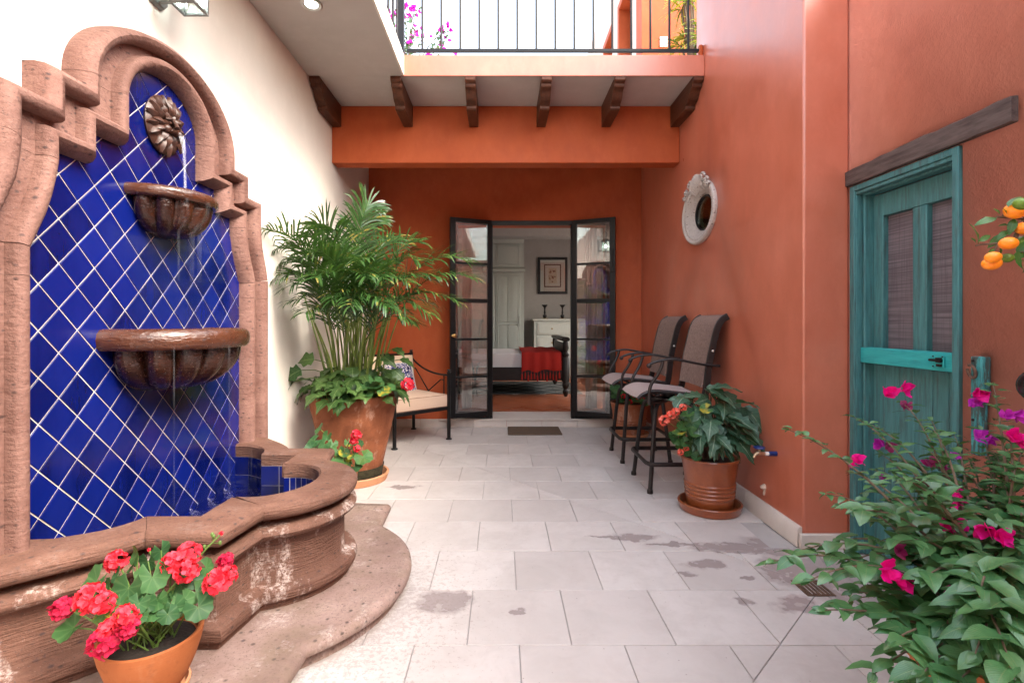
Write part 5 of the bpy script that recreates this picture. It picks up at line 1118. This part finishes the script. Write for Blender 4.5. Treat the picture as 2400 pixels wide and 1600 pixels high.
# citrus tree at the right edge
ct = thing('citrus_tree', 'citrus branches with small oranges reaching in at the right edge', 'plant', (1.62, 1.12, 0)); tb_ = MB()
lpot('pot', POTF, 1.62, 1.10, .0, [(.001, .001), (.11, .001), (.15, .26), (.165, .265), (.165, .30), (.15, .30), (.14, .27), (.1, .26)], ct, 28, (.14, .28))
tb_.tube(crom([(1.62, 1.10, .27), (1.60, 1.11, .8), (1.58, 1.12, 1.25), (1.60, 1.12, 1.75)], 5), [.013]*8+[.009]*8, 8)
def C(x, y, Y): return PX(2200+x/6.27, 430+y/6.27, Y)
br1 = crom([(1.585, 1.12, 1.30), C(1500, 760, 1.13), C(1100, 830, 1.13), C(860, 880, 1.13), C(640, 895, 1.13), C(545, 915, 1.13)], 5); tb_.tube(br1, [.0045]*10+[.003]*8+[.0018]*8, 6)
br2 = crom([(1.585, 1.12, 1.45), C(1500, 560, 1.14), C(1250, 525, 1.14), C(930, 495, 1.14), C(850, 490, 1.14)], 5); tb_.tube(br2, [.004]*10+[.0022]*11, 6)
br3 = crom([(1.585, 1.12, 1.20), C(1500, 1050, 1.15), C(1250, 1080, 1.15), C(1090, 1105, 1.15)], 5); tb_.tube(br3, [.004]*8+[.0025]*8, 6)
tb_.tube(bez(C(860, 890, 1.13), C(830, 950, 1.12), C(820, 1010, 1.12), 4), .0018, 5); tb_.tube(bez(C(930, 490, 1.14), C(980, 400, 1.14), C(1040, 330, 1.13), 4), .0018, 5); tb_.tube(bez(C(1250, 525, 1.14), C(1300, 400, 1.14), C(1240, 330, 1.12), 4), .0018, 5)
tb_.build('trunk', BARK, ct)
for x, y, r, rot, Y, m in [(1105, 410, 118, .5, 1.12, 0), (1225, 300, 100, .3, 1.08, 1), (1025, 880, 108, 0, 1.10, 0), (800, 1085, 96, -.1, 1.09, 0), (780, 1175, 112, -.1, 1.11, 0), (1005, 1095, 78, 0, 1.12, 1), (1245, 660, 100, .3, 1.12, 0), (1240, 860, 105, 0, 1.14, 1), (1350, 420, 100, .2, 1.12, 0)]:
    p = C(x, y, Y); s = r/6.27*Y/F; f = MB().ball((0, 0, 0), 1, 14).xf(M.Translation(p) @ M.Rotation(rot, 4, 'Y') @ M.Scale(s, 4) @ M.Diagonal((1.12, 1, .86, 1))).build('unripe_orange' if m else 'orange', GREENF if m else ORANGE, ct, 0, 80)
for x, y, L, dx, dy, nz in [(580, 880, .036, -.25, 1, .2), (590, 850, .022, .6, .35, .9), (548, 880, .015, -.6, .5, .6), (850, 510, .034, -1, -.25, .4), (1020, 340, .034, .8, .7, .3), (1110, 520, .03, -.5, -1, .5), (1060, 620, .02, -1, .1, .4), (1100, 640, .026, 1, -.7, .2), (1010, 690, .024, -.6, -.5, .3), (950, 740, .03, -.7, -.8, .8), (810, 950, .016, -.2, -.6, .8), (900, 930, .014, .2, -.6, .8), (1130, 720, .026, -.8, .1, .6), (1090, 1110, .03, .8, .4, .4), (1150, 1030, .03, .4, .8, .3), (1230, 1120, .026, .3, -.4, .4), (1000, 450, .012, -.4, .5, .8), (1230, 1000, .022, 1, .2, .8), (1180, 990, .03, .2, -.9, .3), (1300, 700, .04, 1, .3, .5), (1350, 560, .04, .5, -.6, .5), (1400, 900, .04, .6, -.2, .6), (1320, 1080, .036, .5, -.5, .5), (900, 450, .014, -.6, .6, .8), (1350, 760, .04, -.2, .8, .5)]:
    leaf('leaf', ME_C, C(x, y, 1.12+R.uniform(-.01, .02)), V((dx, R.uniform(-.3, .3), dy)), V((0, -nz, .6))+rv(.3), L*1.35, ct)
for k in range(26):
    a = R.uniform(0, 6.28); z = R.uniform(1.15, 1.8); leaf('leaf', ME_C, V((1.62+.10*cos(a), 1.12+.12*sin(a), z)), V((cos(a), sin(a), R.uniform(-.2, .5))), V((0, 0, 1))+rv(.5), .06, ct)

# terrace plants above the balcony
tb2 = thing('terrace_bougainvillea', 'purple flowering bougainvillea on the terrace behind the railing', 'plant', (-.95, 5.4, 3.45)); fm, bm2 = MB(), MB(); pot_ = lpot('pot', POT, -1.0, 5.45, 3.453, [(.001, 0), (.14, 0), (.18, .28), (.19, .30), (.17, .30), (.1, .28)], tb2, 24)
cn = MB(); prl = leaf_mb(.5, .1, .2, 3); prb = bract_mb(3, .5)
for i in range(46):
    b = V((-1.0, 5.45, 3.72)); e = V((-.98+R.uniform(-.20, .46), 5.45+R.uniform(-.3, .25), 3.62+R.uniform(0, .95)))
    e.z = min(e.z, 4.55-.9*max(0, e.x+.95)); pts = bez(b, (b+e)*.5+V((-.05, 0, .18)), e, 10); cn.tube(pts[::2], .004, 4)
    for t in range(3, 11):
        for q in range(2): m = orient(pts[t]+rv(.03), rv(1), V((0, -.4, 1))+rv(.7), R.uniform(.04, .07)); fm.add([m @ p for p in prl.v], prl.f, prl.uv)
    if e.z > 3.85 or R.random() < .3:
        for q in range(R.randrange(2, 5)): m = orient(e+rv(.05), rv(1), V((0, -.6, .4))+rv(.8), R.uniform(.035, .055)); bm2.add([m @ p for p in prb.v], prb.f, prb.uv)
tag(fm.build('leaf_mass', LBOUG, tb2, 0, 60), kind='stuff'); tag(bm2.build('blossom_mass', PURP, tb2, 0, 60), kind='stuff'); cn.build('canes', BARK, tb2)
sp_ = thing('strap_leaf_plant', 'yellow and green strap leaved plant against the orange terrace wall', 'plant', (2.05, 5.4, 3.45)); lm_ = MB(); tr_ = MB()
lpot('pot', POT, 2.02, 5.35, 3.453, [(.001, 0), (.14, 0), (.18, .26), (.19, .28), (.17, .28), (.1, .26)], sp_, 24)
for i in range(20):
    c = V((2.02+R.uniform(-.16, .16), 5.30+R.uniform(-.2, .25), 3.72+i*.07)); tr_.tube(bez((2.02, 5.35, 3.70), (V((2.02, 5.35, 3.72))+c)*.5+V((0, 0, .05)), c, 5), .012, 5)
    for k in range(17):
        a = R.uniform(0, 6.28); d = V((cos(a), sin(a), R.uniform(-.1, .8))); L = R.uniform(.18, .30); ms = leaf_mb(.085, .05, .5, 4, pw=.6); m = orient(c, d, V((0, 0, 1))+d*-.2+rv(.1), L); lm_.add([m @ p for p in ms.v], ms.f, ms.uv)
tag(lm_.build('leaf_mass', LYEL, sp_, 0, 60), kind='stuff'); tr_.build('stems', BARK, sp_)
# ------------------------------------------------------------------ bedroom behind the French doors
rf = MB().box((-2.6, 6.624, 0), (2.4, 11.2, .092)).build('room_floor', RTILE); tag(rf, kind='structure')
ft_me = MB().loft([[(-.098, -.198, -.012), (.098, -.198, -.012), (.098, .198, -.012), (-.098, .198, -.012)], [(-.098, -.198, -.001), (.098, -.198, -.001), (.098, .198, -.001), (-.098, .198, -.001)], [(-.096, -.196, 0), (.096, -.196, 0), (.096, .196, 0), (-.096, .196, 0)]]).mesh('floor_tile', RTILE, 20)
for i in range(-9, 10):
    for j in range(-5, 6):        # clay tiles laid diagonally near the doorway
        c = M.Rotation(pi/4, 4, 'Z') @ V((i*.2+(.1 if j % 2 else 0), j*.4, 0)); x, y = .4+c.x, 7.4+c.y
        if -.9 < x < 1.7 and 6.78 < y < 8.35: inst('floor_tile', ft_me, M.Translation((x, y, .0995+R.uniform(0, .001))) @ M.Rotation(pi/4, 4, 'Z'), rf)
wl = thing('bedroom_walls', 'grey walls and ceiling of the bedroom seen through the French doors', 'room', (0, 11.2, 0))
MB().box((-2.6, 11.2, 0), (2.4, 11.4, 3.195)).build('back_wall', GREYW, wl); MB().box((-2.8, 6.625, 0), (-2.602, 11.4, 3.195)).build('side_wall', GREYW, wl)
for y0, y1, z0, z1 in [(6.625, 7.2, 0, 3.195), (10.2, 11.198, 0, 3.195), (7.2002, 10.1998, 0, .9), (7.2002, 10.1998, 2.6, 3.195)]: MB().box((2.402, y0, z0), (2.6, y1, z1)).build('side_wall', GREYW, wl)  # gap is an unseen window opening, added to let sky light in
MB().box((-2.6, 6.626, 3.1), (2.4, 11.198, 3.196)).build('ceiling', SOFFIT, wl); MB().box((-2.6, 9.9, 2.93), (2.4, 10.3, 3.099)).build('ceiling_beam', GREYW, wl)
wd = thing('wardrobe', 'tall pale sage built in wardrobe with panelled doors behind the bed', 'wardrobe', (-.6, 10.3, .09))
box('carcass', SAGEP, (-2.2, 10.31, .0895), (.45, 11.19, 2.86), wd); MB().loft([[(x, 10.309+d, z) for d, z in ((0, 2.86), (-.05, 2.93), (-.09, 2.98), (-.09, 3.01), (.0, 3.01))] for x in (-2.2, .45)]).build('cornice', SAGEP, wd)
MB().loft([[(x, 10.309+d, z) for d, z in ((0, 2.27), (-.05, 2.28), (-.06, 2.33), (-.03, 2.36), (0, 2.36))] for x in (-2.2, .47)]).build('mid_moulding', SAGEP, wd)
for k in range(5):
    x0 = -2.16+k*.51; x1 = x0+.50
    for z0, z1 in ((.18, 2.25), (2.38, 2.84)):
        d = box('panelled_door', SAGEP, (x0, 10.285, z0), (x1, 10.3095, z1), wd, .004)
        rows = [(z0+.07, 1.20), (1.27, z1-.07)] if z0 < 1 else [(z0+.05, z1-.05)]
        for a, b in rows:
            for xa, xb in (((x0+.05, x0+.235), (x0+.265, x1-.05)) if z0 < 1 else ((x0+.05, x1-.05),)):
                m = MB(); m.loft([[(xa-.012, 10.2845, a-.012), (xb+.012, 10.2845, a-.012), (xb+.012, 10.2845, b+.012), (xa-.012, 10.2845, b+.012)], [(xa-.006, 10.276, a-.006), (xb+.006, 10.276, a-.006), (xb+.006, 10.276, b+.006), (xa-.006, 10.276, b+.006)], [(xa, 10.2835, a), (xb, 10.2835, a), (xb, 10.2835, b), (xa, 10.2835, b)], [(xa+.03, 10.278, a+.03), (xb-.03, 10.278, a+.03), (xb-.03, 10.278, b-.03), (xa+.03, 10.278, b-.03)]]); m.build('panel', SAGEP, d)
        if z0 < 1: MB().tube([(x1-.03, 10.262, 1.18), (x1-.03, 10.262, 1.38)], .008, 7).build('handle', PEWTER, d)
ch = thing('chest_of_drawers', 'tall pale chest of drawers under the framed print', 'chest', (1.25, 10.9, .09))
box('carcass', CHESTP, (.68, 10.68, .0895), (1.95, 11.19, 1.285), ch); box('chest_top', CHESTP, (.64, 10.63, 1.2852), (1.99, 11.19, 1.33), ch, .008)
for k in range(4):
    z1 = 1.25-k*.29; d = box('drawer', CHESTP, (.74, 10.66, z1-.255), (1.89, 10.6795, z1), ch, .008); d2 = box('drawer_panel', CHESTP, (.78, 10.650, z1-.225), (1.85, 10.6597, z1-.03), d, .006)
    for x in (1.05, 1.58): MB().ball((x, 10.640, z1-.125), .016, 8).build('knob', BRASS, d)
for x, l in ((.915, 'left of the two dark turned candlesticks on the chest'), (1.292, 'right of the two dark turned candlesticks on the chest')):
    cs = thing('candlestick', l, 'candlestick', (x, 10.85, 1.33), group='pair of candlesticks')
    MB().lathe([(.001, .0005), (.075, .0005), (.078, .012), (.03, .022), (.001, .022)], 20, (x, 10.85, 1.33)).build('base', BRASS, cs)
    MB().lathe([(.001, .023), (.026, .023), (.046, .055), (.042, .085), (.016, .10), (.022, .13), (.014, .20), (.020, .235), (.028, .25), (.058, .285), (.062, .30), (.001, .298)], 20, (x, 10.85, 1.33)).build('candlestick_stem', IRON, cs)
pf = thing('framed_print', 'black framed botanical print hanging above the pale chest', 'picture', (1.11, 11.19, 2.28))
x0, x1, z0, z1 = .79, 1.44, 1.88, 2.68
def frame(par, name, x0, x1, z0, z1, w, y0, y1, mat):
    m = MB(); m.box((x0, y0, z0), (x1, y1, z0+w)); m.box((x0, y0, z1-w), (x1, y1, z1)); m.box((x0, y0, z0+w), (x0+w, y1, z1-w)); m.box((x1-w, y0, z0+w), (x1, y1, z1-w)); return m.build(name, mat, par, .004)
frame(pf, 'outer_frame', x0, x1, z0, z1, .055, 11.15, 11.198, IRON); box('mount', PAPER, (x0+.0555, 11.18, z0+.0555), (x1-.0555, 11.19, z1-.0555), pf); frame(pf, 'inner_frame', x0+.14, x1-.14, z0+.15, z1-.15, .022, 11.168, 11.1795, IRON)
box('inner_mount', PAPER, (x0+.1625, 11.172, z0+.1725), (x1-.1625, 11.1795, z1-.1725), pf)
pc = MB().box((-.09, -.004, -.17), (.09, 0, .17)).mesh('print_sheet', PRINT); inst('print_sheet', pc, M.Translation((1.115, 11.1715, 2.28)), pf); box('pane', GLASS, (x0+.056, 11.160, z0+.056), (x1-.056, 11.163, z1-.056), pf)
rug = MB().box((-1.9, 8.2, .1005), (1.3, 9.9, .112)).build('rug', RUG); tag(rug, 'dark rug with a pale diamond lattice under the bed', 'rug')
bd = thing('bed', 'black wooden bed with turned posts and white bedding in the bedroom', 'bed', (-.2, 8.6, .1))
box('side_board', DARKW, (-1.4, 7.84, .36), (.94, 7.88, .565), bd, .006); box('side_board', DARKW, (-1.4, 9.42, .36), (.94, 9.46, .565), bd, .006); box('bed_base', DARKW, (-1.4, 7.881, .45), (.94, 9.419, .50), bd)
for y in (7.86, 9.44):
    MB().lathe([(.001, .0125), (.02, .0125), (.035, .04), (.052, .09), (.03, .13), (.045, .15), (.058, .19), (.045, .235), (.06, .25), (.06, .60), (.045, .62), (.055, .66), (.03, .70), (.048, .76), (.045, .84), (.032, .87), (.055, .89), (.001, .89)], 20, (.985, y, .1)).build('turned_post', DARKW, bd)
    box('leg', DARKW, (-1.4, y-.03, .1125), (-1.34, y+.03, .359), bd)
box('footboard', DARKW, (.955, 7.925, .36), (1.005, 9.375, .93), bd, .008); MB().loft([[(.94+a, y, .965+b) for a, b in ((0, 0), (.09, 0), (.11, .03), (.09, .06), (0, .06), (-.02, .03))] for y in (7.80, 9.5)]).build('footboard_rail', DARKW, bd, .006)
m, p1, p2 = cushion(2.28, 1.50, .27, .012, 20, 16); m.xf(M.Translation((-.21, 8.65, .64))).build('mattress', LINEN, bd, 0, 60)
for y in (8.25, 9.05): m, p1, p2 = cushion(.45, .66, .10, .05); pl_ = m.xf(M.Translation((-1.1, y, .85))).build('bed_pillow', LINEN, None, 0, 60); tag(pl_, 'white pillow at the head of the bed, ' + ('nearer the doors' if y < 8.5 else 'farther from the doors'), 'pillow')
thw = thing('throw_blanket', 'red fringed throw draped across the foot of the bed', 'blanket', (.6, 8.4, .78))
g = []
for i in range(15):
    x = .30+.60*i/14; row = []
    for y, z in [(7.828, .50+.06*sin(i*.9)*.3+.002*i), (7.826, .58), (7.83, .68), (7.86, .79), (7.95, .806), (8.3, .812), (8.7, .814), (9.1, .812), (9.3, .80)]: row.append((x+.012*sin(y*9)+(.0 if y > 7.9 else .02*(x-.6)), y-(.012*sin(i*1.7) if y < 7.87 else 0)-.006, z+.006*sin(i*1.3+y*3)))
    g.append(row)
MB().sheet(g, .012).build('throw_cloth', REDT, thw, 0, 60)
for i in range(13):
    x = .31+i*.048; z = .495+.02*sin(i*2.2); MB().tube([(x, 7.82, z+.02), (x, 7.815, z-.03), (x+.004*sin(i), 7.815, z-.035), (x, 7.815, z-.12)], [.004, .004, .011, .014], 6).build('tassel', REDT, thw)
for xs, l in (((-.53, -.40), 'pale sheer curtain hanging inside left of the doorway'), ((1.12, 1.27), 'pale sheer curtain hanging inside right of the doorway')):
    g = [[(xs[0]+(xs[1]-xs[0])*i/28, 6.80+.035*sin(i*1.35), z) for z in (.11, .8, 1.6, 2.5, 2.85)] for i in range(29)]
    c_ = MB().sheet(g, .006).build('curtain', CURT, None, 0, 60); tag(c_, l, 'curtain')
